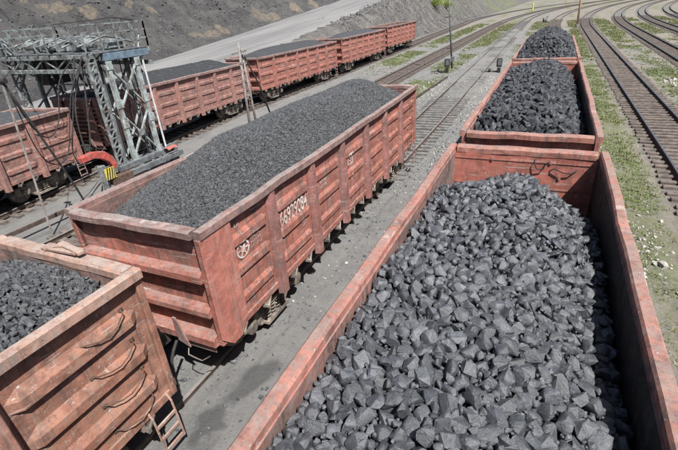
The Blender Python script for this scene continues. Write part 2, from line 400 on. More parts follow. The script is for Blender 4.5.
# dirt road and slag bank on the left -------------------------------
def sheet(name, xs_fn, ys, zfun, nu):
    u = np.linspace(0, 1, nu); YY, UU = np.meshgrid(ys, u, indexing='ij')
    x0, x1 = xs_fn(YY); XX = x0+(x1-x0)*UU; ZZ = zfun(XX, YY)
    i = np.arange(XX.size).reshape(XX.shape)
    F = np.stack([i[:-1, :-1].ravel(), i[:-1, 1:].ravel(), i[1:, 1:].ravel(), i[1:, :-1].ravel()], 1)
    return np_mesh(name, np.stack([XX.ravel(), YY.ravel(), ZZ.ravel()], 1), F, True)
ry = np.concatenate([np.arange(-30, 130, 1.0), np.arange(130, 330, 4)])
me = sheet('dirt_road', lambda y: (xfoot(y)-2, np.minimum(-23.3-zr(y)*1.12, -24.2)), ry,
           lambda x, y: zr(y)+.16+(fbm(x*.25, y*.12)-.5)*.22-.5*sstep(1.2, 0, x-np.minimum(-23.3-zr(y)*1.12, -24.2)+1.2)*0-.55*sstep(-1.6, 0, x-np.minimum(-23.3-zr(y)*1.12, -24.2)), 24)
t = NT('dusty_haul_road')
c = t.mix(t.ramp(t.noise(1, t.scaled(.8, .05, .3), det=7, rough=.65), .35, .66), (.13, .131, .136), (.21, .208, .205))
c = t.mix(t.math('MULTIPLY', t.ramp(t.noise(5, det=8, rough=.7), .45, .65), .4), c, (.25, .24, .23))
c = t.mix(t.ramp(t.noise(1, t.scaled(1.5, .03, .3), det=4), .58, .66, 0, .6), c, (.15, .15, .155))
t.set('Base Color', c); t.set('Roughness', .95); t.bump(t.noise(6, det=7), .5, .05)
rd = ob('dirt_road', me, t.m); tag(rd, 'pale grey haul road climbing along the foot of the dark slag bank', 'road', kind='structure')
def bank_z(x, y):
    d = xfoot(y)-x
    rise = .62*np.clip(d, 0, 32)+.08*np.clip(d-32, 0, 400)
    gul = (fbm(y*.22+3, d*.05, 5)-.47)*4.2*sstep(0, 7, d)+(fbm(x*.6, y*.6, 6)-.48)*2.2*sstep(0, 3, d)
    return zr(y)+.05+rise+gul
by = np.concatenate([np.arange(-60, 120, .6), np.arange(120, 420, 5)])
me = sheet('slag_bank', lambda y: (xfoot(y)-75, xfoot(y)+1.2), by, lambda x, y: np.where(xfoot(y)-x < 0, zr(y)-.1, bank_z(x, y)), 150)
TAN = [(32.3, 8.9, 1.0), (32.8, 8.1, .8), (31.6, 9.9, .6), (35.4, 8.0, 1.2), (41.6, 8.0, .7), (44, 7.2, .9), (30.5, 10.9, .5), (45.2, 2.0, 1.2), (48, 1.2, 1.2), (50.5, 1.2, 1.3), (62.1, 1.6, 1.7), (64.3, .8, 1.3), (66, .8, 1.2), (75, 1.2, 1.6), (83, 1, 1.6)]
ba = np.zeros(len(me.vertices)*3, np.float32); me.vertices.foreach_get('co', ba); ba = ba.reshape(-1, 3)
tanv = np.zeros(len(ba))
for (ty, td, tr) in TAN: tanv = np.maximum(tanv, np.exp(-((ba[:, 1]-ty)/tr)**2-((xfoot(ba[:, 1])-ba[:, 0]-td)/(tr*.62))**2))
ba[:, 2] += (tanv*(.35+.9*(fbm(ba[:, 0]*2.1, ba[:, 1]*2.1, 4)-.3))).astype(np.float32); me.vertices.foreach_set('co', ba.ravel()); me.update()
at = me.attributes.new('clay', 'FLOAT', 'POINT'); at.data.foreach_set('value', tanv.astype(np.float32))
t = NT('slag_rubble')
n = t.noise(.35, det=9, rough=.68)
c = t.mix(t.ramp(n, .34, .64), (.07, .069, .073), (.15, .145, .14))
c = t.mix(t.ramp(t.noise(2.2, det=8, rough=.75), .46, .66, 0, .55), c, (.19, .185, .18))
clay = t.math('ADD', t.math('MULTIPLY', t.attr('clay'), 1.4), t.math('MULTIPLY', t.math('SUBTRACT', t.noise(1.1, det=10, rough=.75), .5), 1.5))
c = t.mix(t.ramp(clay, .4, .7, 0, .85), c, t.mix(t.ramp(t.noise(3, det=8, rough=.75), .38, .62), (.36, .3, .23), (.18, .155, .125)))
c = t.mix(t.ramp(t.noise(.16, t.scaled(1, 1, 2.2), det=8, rough=.75), .6, .68, 0, .4), c, (.2, .175, .145))
c = t.mix(t.ramp(t.noise(1, t.scaled(.25, 1.1, .25), det=5), .5, .68, 0, .45), c, (.07, .07, .078))
t.set('Base Color', c); t.set('Roughness', .95); t.bump(t.noise(1.6, det=12, rough=.78), 1.0, .9)
bk = ob('slag_bank', me, t.m); tag(bk, 'dark grey slag bank with tan clay patches rising behind the road', 'bank', kind='structure')

# ------------------------------------------------------------------ railway tracks
def rail_mesh(name, fx, ys, off):
    prof = [(-.075, .0), (.075, .0), (.075, .015), (.012, .03), (.012, .13), (.036, .138), (.036, .17), (.03, .178), (-.03, .178), (-.036, .17), (-.036, .138), (-.012, .13), (-.012, .03), (-.075, .015)]
    n = len(prof); vs = []; fs = []; mi = []
    e = .5
    for y in ys:
        x = float(fx(np.array(float(y)))); dx = float(fx(np.array(y+e))-fx(np.array(y-e)))/(2*e)
        nrm = Vector((1, -dx, 0)).normalized()
        z0 = float(ground_z0(x, y))
        for (a, b) in prof: vs.append((x+nrm.x*(off+a), y+nrm.y*(off+a), z0+b))
    for i in range(len(ys)-1):
        for k in range(n):
            fs.append((i*n+k, i*n+(k+1) % n, (i+1)*n+(k+1) % n, (i+1)*n+k)); mi.append(1 if k in (7, 6, 8) else 0)
    m = bpy.data.meshes.new(name); m.from_pydata(vs, [], fs); m.polygons.foreach_set('material_index', mi)
    m.update(); return m
def ground_z0(x, y):
    x = np.asarray(x, float); y = np.asarray(y, float)
    return np.where(x < -11, ztrk(y)*sstep(-13, -18, x), 0.)
slp_me = bevel_mesh(MB().box((0, 0, -.05), (2.7, .24, .16)).mesh('sleeper'), .012)
slp2_me = bevel_mesh(MB().add([(-1.36, -.11, .02), (1.34, -.125, .025), (1.34, .115, .03), (-1.36, .12, .022), (-1.36, -.13, -.13), (1.34, -.13, -.13), (1.34, .13, -.13), (-1.36, .13, -.13)],
        [(0, 1, 2, 3), (7, 6, 5, 4), (0, 4, 5, 1), (1, 5, 6, 2), (2, 6, 7, 3), (3, 7, 4, 0)]).mesh('sleeper'), .014)
def track(key, label, y0, y1, ind=None, top='railtop_dull', sm='sleeper', step=.56, joined_to=None):
    f = TR[key]
    root = thing('railway_track', label, 'railway track', (0, 0, 0), kind='structure')
    ys = np.concatenate([np.arange(y0, min(y1, 90), 3.0), np.arange(max(y0, 90), y1, 4.0)]) if y1 > 90 else np.arange(y0, y1, 3.0)
    for s in (-.795, .795): ob('rail', rail_mesh('rail', f, ys, s), [M['rail'], M[top]], root)
    V = []; F = []; cube = np.array([(x, y, z) for x in (-1.35, 1.35) for y in (-.12, .12) for z in (-.12, .03)])
    cf = np.array([(0, 1, 3, 2), (4, 6, 7, 5), (0, 4, 5, 1), (2, 3, 7, 6), (0, 2, 6, 4), (1, 5, 7, 3)])
    for y in np.arange(y0, joined_to or y1, step):
        x = float(f(np.array(y))); a = -math.atan(float(f(np.array(y+.5))-f(np.array(y-.5))))
        z0 = float(ground_z0(x, y))
        jx, jy, jz, ja = R.uniform(-.06, .06), R.uniform(-.05, .05), R.uniform(-.015, .012), R.uniform(-.02, .02)
        if key in 'TR' and y < 15.5: continue
        if ind and ind[0] <= y <= ind[1]:
            o = ob('sleeper', slp_me if R.random() < .5 else slp2_me, M[sm], root, (x+jx, y+jy, z0+jz), a+ja)
        elif y < 130:
            c_, s_ = math.cos(a+ja), math.sin(a+ja)
            q = np.stack([cube[:, 0]*c_-cube[:, 1]*s_+x+jx, cube[:, 0]*s_+cube[:, 1]*c_+y+jy, cube[:, 2]+z0+jz], 1)
            F.append(cf+8*len(V)); V.append(q)
    if V:
        o = ob('sleepers', np_mesh('sleepers', np.concatenate(V), np.concatenate(F)), M[sm], root); o['kind'] = 'stuff'
    return root
track('RT', 'empty track with dark rails right of the lump coal wagons', 14, 300, (15, 95), 'railtop')
track('RT2', 'second dark curving track from the right edge of the yard', 30, 320, None, 'railtop')
track('RT3', 'third curving track further out at upper right', 50, 320, None, 'railtop')
track('RT4', 'outermost curving track in the upper right corner', 70, 320, None, 'railtop')
track('T', 'dusty track in pale gravel running on from the middle wagons', -14, 300, (15.5, 62), 'railtop_dull', 'sleeper_grey')
track('R', 'track under the three lump coal wagons on the right', -8, 300, None)
track('A', 'dark empty track between the middle wagons and the back train', -10, 300, None, sm='sleeper')
track('L', 'track under the long back train of red wagons', -10, 300, None)
# one spare rail lying in the gravel
me = MB().bar((-8.85, 26, .07), (-8.35, 41, .05), .07, .14).mesh('spare_rail')
tag(ob('spare_rail', me, M['rail']), 'single dark rail lying on the grass edge left of the gravel track', 'rail')

# ------------------------------------------------------------------ wagons
L2 = 6.38; XO = 1.42; ZT = 3.478; ZS = 1.2
POST = [-4.35, -2.63, -.95, .8, 2.45, 4.12]      # six posts of the wagon side
POSTS = [-4.32, -2.6, -.88, .88, 2.6, 4.32]
def inner_slot(me, ax):
    for p in me.polygons:
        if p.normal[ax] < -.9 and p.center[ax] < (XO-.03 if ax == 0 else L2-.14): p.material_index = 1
    return me
def panel_mesh(y0, y1, seed, ribs=3, dims=(.12, .045, .14)):
    rr = random.Random(seed); b = MB()
    b.b2(XO-.035, XO, y0, y1, 1.3, 3.36)
    zs = [1.68, 2.27, 2.86] if ribs == 3 else [1.9, 2.7]
    for z in zs:                                # pressed-out ribs with tapered ends
        hh, d, tp = dims
        a0, a1 = y0+.17, y1-.17
        e0, e1 = a0+tp, a1-tp; q = hh*.55
        vs = [(XO, a0, z+q*.6), (XO, e0, z+hh), (XO, e1, z+hh), (XO, a1, z+q*.6), (XO, a1, z-q), (XO, e1, z-hh), (XO, e0, z-hh), (XO, a0, z-q),
              (XO+d, e0-.04, z+.035), (XO+d, e1+.04, z+.035), (XO+d, e1+.04, z-.1), (XO+d, e0-.04, z-.1)]
        j = [rr.uniform(-.01, .01) for _ in range(4)]
        vs[8:] = [(v[0]+j[i], v[1], v[2]) for i, v in enumerate(vs[8:])]
        b.add(vs, [(1, 2, 9, 8), (8, 9, 10, 11), (11, 10, 5, 6), (0, 1, 8), (0, 8, 11, 7), (7, 11, 6), (2, 3, 9), (3, 4, 10, 9), (4, 5, 10)])
    return inner_slot(b.mesh('side_panel'), 0)
def post_mesh():
    b = MB()
    # hat section post, wider foot, runs below the sill
    b.add([(XO+.001, -.15, 1.0), (XO+.001, -.15, 3.34), (XO+.1, -.085, 3.34), (XO+.14, -.085, 2.2), (XO+.145, -.085, 1.0),
           (XO+.001, .15, 1.0), (XO+.001, .15, 3.34), (XO+.1, .085, 3.34), (XO+.14, .085, 2.2), (XO+.145, .085, 1.0)],
          [(0, 1, 2, 3, 4), (9, 8, 7, 6, 5), (2, 7, 8, 3), (3, 8, 9, 4), (1, 6, 7, 2), (0, 4, 9, 5), (0, 5, 6, 1)])
    return bevel_mesh(b.mesh('post'), .008)
def top_rail_mesh():
    poly = [(XO-.02, ZT-.14), (XO+.13, ZT-.14), (XO+.13, ZT-.02), (XO+.11, ZT), (XO+.005, ZT), (XO-.02, ZT-.03)]
    b = MB(); ys = np.linspace(-L2, L2, 17); rr = random.Random(3)
    n = len(poly); vs = []; fs = []
    for y in ys:
        dx = rr.uniform(-.018, .016); dz = rr.uniform(-.016, .01)
        vs += [(p+dx, y, q+dz) for p, q in poly]
    for i in range(len(ys)-1):
        for k in range(n): fs.append((i*n+k, i*n+(k+1) % n, (i+1)*n+(k+1) % n, (i+1)*n+k))
    fs += [tuple(range(n)), tuple((len(ys)-1)*n+k for k in range(n))]
    return b.add(vs, fs).mesh('top_rail')
def mirror(me, ax):
    m = me.copy(); co = np.zeros(len(m.vertices)*3, np.float32); m.vertices.foreach_get('co', co); co = co.reshape(-1, 3)
    for a in ax: co[:, a] *= -1
    m.vertices.foreach_set('co', co.ravel())
    if len(ax) == 1: m.flip_normals()
    m.update(); return m
def end_wall_mesh():
    b = MB(); b.b2(-XO+.036, XO-.036, L2-.15, L2-.11, 1.25, 3.35); return inner_slot(b.mesh('end_wall'), 1)
def end_rib_mesh(z0, z1, d):
    b = MB()
    b.add([(x, y, z) for x in (-XO+.04, XO-.04) for y, z in ((L2-.109, z0), (L2-.109, z1), (L2-.109+d*.75, z1-.015), (L2-.109+d, z1-.07), (L2-.109+d, z0+.03))],
          [(0, 1, 2, 3, 4), (9, 8, 7, 6, 5), (1, 6, 7, 2), (2, 7, 8, 3), (3, 8, 9, 4), (4, 9, 5, 0), (0, 5, 6, 1)])
    return b.mesh('end_rib')
def end_rail_mesh():
    b = MB()
    n = 9; vs = []; fs = []; poly = [(L2-.155, ZT-.14), (L2+.055, ZT-.14), (L2+.06, ZT-.03), (L2+.035, ZT-.004), (L2-.125, ZT-.004), (L2-.155, ZT-.04)]
    rr = random.Random(9)
    for x in np.linspace(-XO+.06, XO-.06, n):
        dz = rr.uniform(-.015, .008); dy = rr.uniform(-.015, .01); vs += [(x, p+dy, q+dz) for p, q in poly]
    k6 = len(poly)
    for i in range(n-1):
        for k in range(k6): fs.append((i*k6+k, i*k6+(k+1) % k6, (i+1)*k6+(k+1) % k6, (i+1)*k6+k))
    fs += [tuple(range(k6)), tuple((n-1)*k6+k for k in range(k6))]
    return b.add(vs, fs).mesh('end_rail')
def lock_mesh():
    b = MB(); b.box((XO-.02, 0, 1.13), (.07, .06, .2)); b.box((XO+.04, .02, 1.05), (.12, .05, .06)); b.bar((XO+.08, 0, 1.04), (XO+.02, .2, 1.16), .035)
    b.box((XO-.08, .12, 1.06), (.16, .12, .1)); return b.mesh('hatch_lock')
def side_frame_mesh():
    poly = [(-1.28, .58), (-1.22, .86), (-.95, .93), (-.55, .98), (.55, .98), (.95, .93), (1.22, .86), (1.28, .58), (1.1, .5), (.78, .56), (.5, .3), (-.5, .3), (-.78, .56), (-1.1, .5)]
    b = MB(); b.prism(poly, 'x', -.09, .09)
    me = bevel_mesh(b.mesh('side_frame'), .03)
    b = MB()
    for y in (-.925, .925):                     # axle boxes
        b.tube([(.09, y, .655), (.22, y, .655), (.25, y, .655)], [.17, .16, .1], 12)
        b.box((.1, y, .83), (.16, .3, .08))
    for y in (-.28, -.09, .1, .29):             # bolster springs
        pts = []
        for k in range(25): pts.append((.12+.07*math.cos(k*1.05), y+.07*math.sin(k*1.05), .4+.35*k/24))
        b.tube(pts, .02, 5)
    b.box((.1, 0, .36), (.26, .86, .07)); b.box((.1, 0, .8), (.24, .8, .08))
    m2 = b.mesh('x')
    bm = bmesh.new(); bm.from_mesh(me); bm.from_mesh(m2); bm.to_mesh(me); bm.free(); return me
def wheel_mesh():
    b = MB(); b.tube([(-.07, 0, 0), (-.066, 0, 0), (-.05, 0, 0), (.06, 0, 0), (.07, 0, 0)], [.46, .505, .51, .478, .45], 28)
    b.tube([(-.09, 0, 0), (.12, 0, 0)], .16, 14); return b.mesh('wheel')
def coupler_mesh():
    b = MB(); b.box((0, L2+.12, 1.06), (.3, .35, .32)); b.box((0, L2+.32, 1.06), (.2, .3, .24))
    b.prism([(-.2, L2+.44), (-.22, L2+.6), (-.06, L2+.66), (-.04, L2+.53), (.1, L2+.5), (.2, L2+.62), (.26, L2+.56), (.2, L2+.4)], 'z', .92, 1.22)
    return bevel_mesh(b.mesh('coupler'), .015)
def ladder_mesh():
    b = MB(); x = XO+.1
    for y in (L2-.55, L2-.18): b.tube([(x-.08, y, 1.32), (x, y, 1.2), (x+.02, y+.02, .42)], .018, 6)
    for z in (.46, .72, .98): b.bar((x+.012, L2-.55, z), (x+.012, L2-.18, z), .03, .05)
    return b.mesh('ladder')
def grab_mesh(z):
    b = MB(); y0, y1 = L2-1.02, L2-.38; x = XO
    pts = [(x, y0, z-.02), (x+.1, y0+.04, z), (x+.13, y0+.18, z-.05), (x+.135, (y0+y1)/2, z-.075), (x+.13, y1-.18, z-.03), (x+.1, y1-.04, z+.06), (x, y1, z+.07)]
    b.tube(pts, .0095, 6); b.box((x+.01, y0, z-.02), (.025, .06, .05)); b.box((x+.01, y1, z+.07), (.025, .06, .05))
    return b.mesh('grab_handle')

ME = {}
edges = [-L2+.72]+POSTS+[L2-.02]
def build_meshes():
    bounds = [-L2+.03]+POSTS+[L2-.03]
    for i in range(7):
        ME['panel', i] = panel_mesh(bounds[i], bounds[i+1], i)
        ME['deep', i] = panel_mesh(bounds[i], bounds[i+1], i+20, 3, (.16, .075, .16))
        ME['panel_l', i] = mirror(ME['panel', i], (0,))
    ME['post'] = post_mesh(); ME['post_l'] = mirror(ME['post'], (0,))
    ME['rail'] = top_rail_mesh(); ME['rail_l'] = mirror(ME['rail'], (0, 1))
    ME['ew'] = end_wall_mesh(); ME['ew_n'] = mirror(ME['ew'], (1,))
    for k, (a, b_, d) in enumerate(((2.5, 2.72, .17), (1.8, 2.0, .17), (1.18, 1.42, .2))):
        ME['er', k] = end_rib_mesh(a, b_, d); ME['er_n', k] = mirror(ME['er', k], (1,))
    ME['erail'] = end_rail_mesh(); ME['erail_n'] = mirror(ME['erail'], (1,))
    ME['sill'] = bevel_mesh(MB().b2(XO-.12, XO+.03, -L2+.02, L2-.02, 1.16, 1.31).mesh('side_sill'), .01); ME['sill_l'] = mirror(ME['sill'], (0,))
    ME['lock'] = lock_mesh(); ME['lock_l'] = mirror(ME['lock'], (0,))
    ME['floor'] = MB().b2(-XO+.04, XO-.04, -L2+.16, L2-.16, 1.24, 1.3).mesh('floor')
    b = MB(); b.b2(-.28, .28, -L2+.1, L2-.1, .9, 1.235)
    for y in POSTS: b.b2(-XO+.13, XO-.13, y-.09, y+.09, .98, 1.234)
    b.tube([(.75, -1.2, .88), (.75, .5, .88)], .2, 12); b.tube([(-.7, .2, .85), (-.7, 1.3, .85)], .17, 12); b.bar((.4, -4, .8), (.4, 4, .8), .05)
    ME['under'] = b.mesh('underframe')
    ME['sf'] = side_frame_mesh(); ME['sf_l'] = mirror(ME['sf'], (0,))
    ME['bol'] = bevel_mesh(MB().box((0, 0, .8), (2.0, .45, .24)).mesh('bolster'), .03)
    ME['wh'] = wheel_mesh(); ME['wh_l'] = mirror(ME['wh'], (0,))
    ME['axle'] = MB().tube([(-1.0, 0, 0), (1.0, 0, 0)], .085, 12).mesh('axle')
    ME['coup'] = coupler_mesh(); ME['coup_n'] = mirror(ME['coup'], (0, 1))
    ME['lad'] = ladder_mesh(); ME['lad_n'] = mirror(ME['lad'], (0, 1))
    for k, z in enumerate((2.98, 2.48, 1.98, 1.5)): ME['grab', k] = grab_mesh(z); ME['grab_n', k] = mirror(ME['grab', k], (0, 1))
    # smooth corner plate that covers the end of the side
    y0, y1 = -L2-.02, -L2+.74
    b = MB(); b.prism([(y0, 1.36), (y0, 3.335), (y1, 3.335), (y1, 1.36), ((y0+y1)/2+.12, 1.08), ((y0+y1)/2-.12, 1.08)], 'x', XO+.072, XO+.1)
    ME['plate'] = bevel_mesh(b.mesh('corner_plate'), .006); ME['plate_f'] = mirror(ME['plate'], (0, 1))
    b = MB(); b.b2(XO-.035, XO+.07, L2-.1, L2, 1.2, 3.338); ME['cp'] = bevel_mesh(b.mesh('corner_post'), .01)
    for k, ax in (('cp_l', (0,)), ('cp_n', (1,)), ('cp_ln', (0, 1))): ME[k] = mirror(ME['cp'], ax)
    b = MB(); b.add([(-.1, -L2-.1, 1.12), (.14, -L2-.1, 1.02), (-.05, -L2-.1, 1.62), (-.12, -L2-.1, 1.62), (-.1, -L2-.13, 1.12), (.14, -L2-.13, 1.02), (-.05, -L2-.13, 1.62), (-.12, -L2-.13, 1.62)],
                    [(0, 1, 2, 3), (7, 6, 5, 4), (0, 4, 5, 1), (1, 5, 6, 2), (2, 6, 7, 3), (3, 7, 4, 0)]); b.v = [(x+.72, y-.04, z+.12) for x, y, z in b.v]
    b.b2(.45, 1.3, -L2-.02, -L2-.005+.0, 1.02, 1.17)
    ME['step'] = b.mesh('step_plate')
    b = MB()
    pts = [(.45, -L2-.09, 1.1), (.5, -L2-.25, 1.02), (.52, -L2-.42, .8), (.45, -L2-.55, .62)]
    b.tube(pts, .03, 8); ME['hose'] = b.mesh('brake_hose')
    b = MB(); b.tube([(.75, -L2-.12, 1.05), (.8, -L2-.2, .98), (1.0, -L2-.24, 1.0), (1.1, -L2-.2, .93), (1.25, -L2-.14, 1.03)], .012, 5)
    ME['lever'] = b.mesh('uncoupling_lever')
    # slatted end, as on the wagon inside the gantry
    for k in range(9): ME['slat', k] = MB().b2(-XO+.06, XO-.06, -L2-.02, -L2+.105, 1.35+.2*k, 1.43+.2*k).mesh('end_slat')
    b = MB(); b.b2(-.26, .26, -L2-.1, -L2-.022, 1.2, 3.33); ME['bigpost'] = bevel_mesh(b.mesh('end_post'), .015)
build_meshes()

def wagon(name, label, group, x, y, rz, dz, body, rim, plate=None, far_plate=False, grabs=('f',), slat=False, endm=None, inner=None, postm=None, endin=None, soot_shade=None, pk='panel'):
    endw = inner if inner is False else (endin or M['inner'])
    r = thing(name, label, 'coal wagon', (x, y, dz), rz, group)
    endm = endm or body; inner = inner or M['inner']; postm = postm or body; body2 = [body, inner]
    for i in range(7):
        ob('side_panel', ME[pk, i], [body, soot_shade or inner], r); ob('side_panel', ME['panel_l', i], body2, r)  # right inner face can take the darker colour with wall shade painted in
    for p in POSTS:
        ob('post', ME['post'], postm, r, (0, p, 0)); ob('post', ME['post_l'], postm, r, (0, p, 0))
    ob('top_rail', ME['rail'], rim, r); ob('top_rail', ME['rail_l'], rim, r)
    ob('end_rail', ME['erail'], rim, r); ob('end_rail', ME['erail_n'], rim, r)
    ob('end_wall', ME['ew'], [endm, endw], r); ob('end_wall', ME['ew_n'], [endm, M['inner']], r)
    for k in range(3): ob('end_rib', ME['er', k], endm, r)
    if slat:
        for k in range(9): ob('end_slat', ME['slat', k], endm, r)
        for s in (-.98, .98): ob('end_post', ME['bigpost'], endm, r, (s, 0, 0))
    else:
        for k in range(3): ob('end_rib', ME['er_n', k], endm, r)
    for k in ('cp', 'cp_l', 'cp_n', 'cp_ln'): ob('corner_post', ME[k], body, r)
    ob('side_sill', ME['sill'], body, r); ob('side_sill', ME['sill_l'], body, r)
    for p0, p1 in zip([-L2]+POSTS, POSTS+[L2]):
        for tt in (.27, .68):
            ob('hatch_lock', ME['lock'], M['bogie'], r, (0, p0+(p1-p0)*tt, 0))
    ob('floor', ME['floor'], M['black'], r); ob('underframe', ME['under'], M['under'], r)
    for by_ in (-4.32, 4.32):
        bg_ = ob('bogie', ME['bol'], M['under'], r, (0, by_, 0))
        ob('side_frame', ME['sf'], M['bogie'], bg_, (1.02, 0, 0)); ob('side_frame', ME['sf_l'], M['bogie'], bg_, (-1.02, 0, 0))
        for wy in (-.925, .925):
            ob('axle', ME['axle'], M['under'], bg_, (0, wy, .655))
            ob('wheel', ME['wh'], M['wheel'], bg_, (.78, wy, .655)); ob('wheel', ME['wh_l'], M['wheel'], bg_, (-.78, wy, .655))
    ob('coupler', ME['coup'], M['under'], r); ob('coupler', ME['coup_n'], M['under'], r)
    ob('ladder', ME['lad'], rim, r); ob('ladder', ME['lad_n'], rim, r)
    for k in range(4):
        ob('grab_handle', ME['grab', k], M['rust'], r); ob('grab_handle', ME['grab_n', k], M['rust'], r) if not plate else None
    if plate:
        ob('corner_plate', ME['plate'], plate, r)
    ob('step_plate', ME['step'], rim, r); ob('brake_hose', ME['hose'], M['black'], r); ob('uncoupling_lever', ME['lever'], M['bogie'], r)
    return r
GRP = 'red open coal wagons standing in the yard'
# lump coal train on the right
WR = []
WR.append(wagon('coal_wagon', 'nearest right-hand red wagon with big coal lumps and a shadowed right inner wall', GRP, -.27, 9.56-L2-.0, 0, 0, M['rside'], M['rim_red'], endin=M['inner_end'], soot_shade=M['soot_shade']))
WR.append(wagon('coal_wagon', 'second right-hand red wagon heaped with coal lumps, ahead of the nearest', GRP, -.28, 10.62+L2, .002, 0, M['rside'], M['rim_red'], endin=M['inner_end'], soot_shade=M['soot_shade']))
WR.append(wagon('coal_wagon', 'farthest right-hand wagon buried under a tall heap of coal lumps', GRP, -.3, 24.5+L2, .004, 0, M['rside'], M['rim_red']))
# middle train
WM = wagon('coal_wagon', 'middle red wagon of fine coal with a white number on its side', GRP, -6.07, 4.2+L2, .01, 0, M['red'], M['rail_rim'], plate=M['plate'], postm=M['postred'])
WN = wagon('coal_wagon', 'tan red wagon at lower left with four curved handles on its side', GRP, -6.08, 3.16-L2, 0, 0, M['tan'], M['rim_tan'], postm=M['posttan'], pk='deep')
# back train
def lw(label, cxr, y, yaw, dz, mat, rim, **k):
    d = Vector((math.sin(yaw), math.cos(yaw), 0)); l = Vector((-d.y, d.x, 0))
    c = Vector((cxr, y, 0))+d*L2+l*1.55
    return wagon('coal_wagon', label, GRP, c.x, c.y, -yaw, dz, mat, rim, **k)
WL = [lw('brown red wagon at the left edge in front of the grey gantry', -17.467, -.191, -.134, -.30, M['brown'], M['rail_rim']),
      lw('back train wagon with a slatted end standing inside the grey gantry', -18.974, 13.656, -.031, -.13, M['brown'], M['rail_rim'], slat=True),
      lw('back train red wagon just right of the double pole', -19.195, 27.434, .028, .0, M['far'], M['rail_rim']),
      lw('back train red wagon, second from the far end', -18.718, 41.24, .003, .15, M['far'], M['rail_rim']),
      lw('farthest red wagon at the head of the back train, next to the grass', -18.719, 55.0, .001, .35, M['far'], M['rail_rim'])]

# ------------------------------------------------------------------ lettering on the middle wagon
def text_mesh(s, size, align='CENTER'):
    cu = bpy.data.curves.new('lettering', 'FONT'); cu.body = s; cu.size = size; cu.align_x = align; cu.align_y = 'CENTER'; cu.extrude = .001; cu.offset = .006; cu.resolution_u = 3
    o = bpy.data.objects.new('tmp', cu); COL.objects.link(o)
    bpy.context.view_layer.update()
    me = bpy.data.meshes.new_from_object(o.evaluated_get(bpy.context.evaluated_depsgraph_get()))
    COL.objects.unlink(o); bpy.data.objects.remove(o); return me
def rib_x(y, z):
    e = [-L2+.03]+POSTS+[L2-.03]; x = 0
    for i in range(7):
        if e[i] <= y <= e[i+1]:
            tp = min(1, max(0, min(y-e[i]-.17, e[i+1]-.17-y)/.12))
            for zc in (1.68, 2.27, 2.86):
                x = max(x, tp*np.interp(z-zc, [-.12, -.1, .035, .12], [0, .045, .045, 0]))
    return XO+x+.016
def on_side(me, name, root, y, z, sx=1., x=0, shear=0):
    bm = bmesh.new(); bm.from_mesh(me)
    for zc in (1.68, 2.27, 2.86):
        for dz in (-.12, -.1, .035, .12):
            bmesh.ops.bisect_plane(bm, geom=bm.verts[:]+bm.edges[:]+bm.faces[:], plane_co=(0, zc+dz-z, 0), plane_no=(0, 1, 0))
    bm.to_mesh(me); bm.free()
    co = np.zeros(len(me.vertices)*3, np.float32); me.vertices.foreach_get('co', co); co = co.reshape(-1, 3)
    x = np.array([rib_x(y+c_[0]*sx, z+c_[1]) for c_ in co])
    new = np.stack([x+co[:, 2], y+co[:, 0]*sx+co[:, 1]*shear, z+co[:, 1]], 1)
    me.vertices.foreach_set('co', new.astype(np.float32).ravel()); me.update()
    me.materials.clear(); o = ob(name, me, M['white'], root)
    if name.startswith('stencil'): o['kind'] = 'stuff'
    return o
yo = 4.2+L2      # wagon centre in world y
on_side(text_mesh('66929084', .46), 'wagon_number', WM, 7.1-yo, 2.53, .64)
def emblem():
    b = MB(); n = 28
    for r0, r1 in ((.14, .175),):
        vs = []; fs = []
        for k in range(n):
            a = 2*math.pi*k/n; c, s = math.cos(a), math.sin(a); vs += [(r0*c, r0*s, 0), (r1*c, r1*s, 0)]
        for k in range(n): fs.append((2*k, 2*k+1, 2*((k+1) % n)+1, 2*((k+1) % n)))
        b.add(vs, fs)
    for a in (0, math.pi/3, 2*math.pi/3):
        c, s = math.cos(a), math.sin(a); w_ = .02
        b.add([(-.15*c-w_*s, -.15*s+w_*c, .0003), (-.15*c+w_*s, -.15*s-w_*c, .0003), (.15*c+w_*s, .15*s-w_*c, .0003), (.15*c-w_*s, .15*s+w_*c, .0003)], [(0, 1, 2, 3)])
    b.add([(.07*math.cos(k*math.pi/6), .07*math.sin(k*math.pi/6), .0006) for k in range(12)], [tuple(range(12))])
    m = bpy.data.meshes.new('emblem'); m.from_pydata(b.v, [], b.f); m.update(); return m
on_side(emblem(), 'round_emblem', WM, 5.24-yo, 2.6, 1.1)
def scribble(rows, w_, h_, seed):
    rr = random.Random(seed); b = MB()
    for r_ in range(rows):
        z = h_/2-(r_+.5)*h_/rows; y = -w_/2
        while y < w_/2-.02:
            l = rr.uniform(.018, .04); hh = h_/rows*.33
            b.add([(y, z-hh, 0), (y+.012, z-hh, 0), (y+.012, z+hh, 0), (y, z+hh, 0)], [(0, 1, 2, 3)])
            q = rr.choice((-1, 0, 1))*hh*.85
            b.add([(y, z+q-.006, .0002), (y+l, z+q-.006, .0002), (y+l, z+q+.006, .0002), (y, z+q+.006, .0002)], [(0, 1, 2, 3)])
            y += l+.018
    m = bpy.data.meshes.new('stencil'); m.from_pydata(b.v, [], b.f); m.update(); return m
on_side(scribble(3, .34, .27, 1), 'stencil_block', WM, 5.66-yo, 2.6)
on_side(scribble(1, .16, .14, 2), 'stencil_mark', WM, 5.2-yo, 3.12)
on_side(scribble(2, .22, .16, 3), 'stencil_mark', WM, 7.5-yo, 2.05)
on_side(scribble(2, .4, .24, 4), 'stencil_block', WM, 8.57-yo, 2.6)
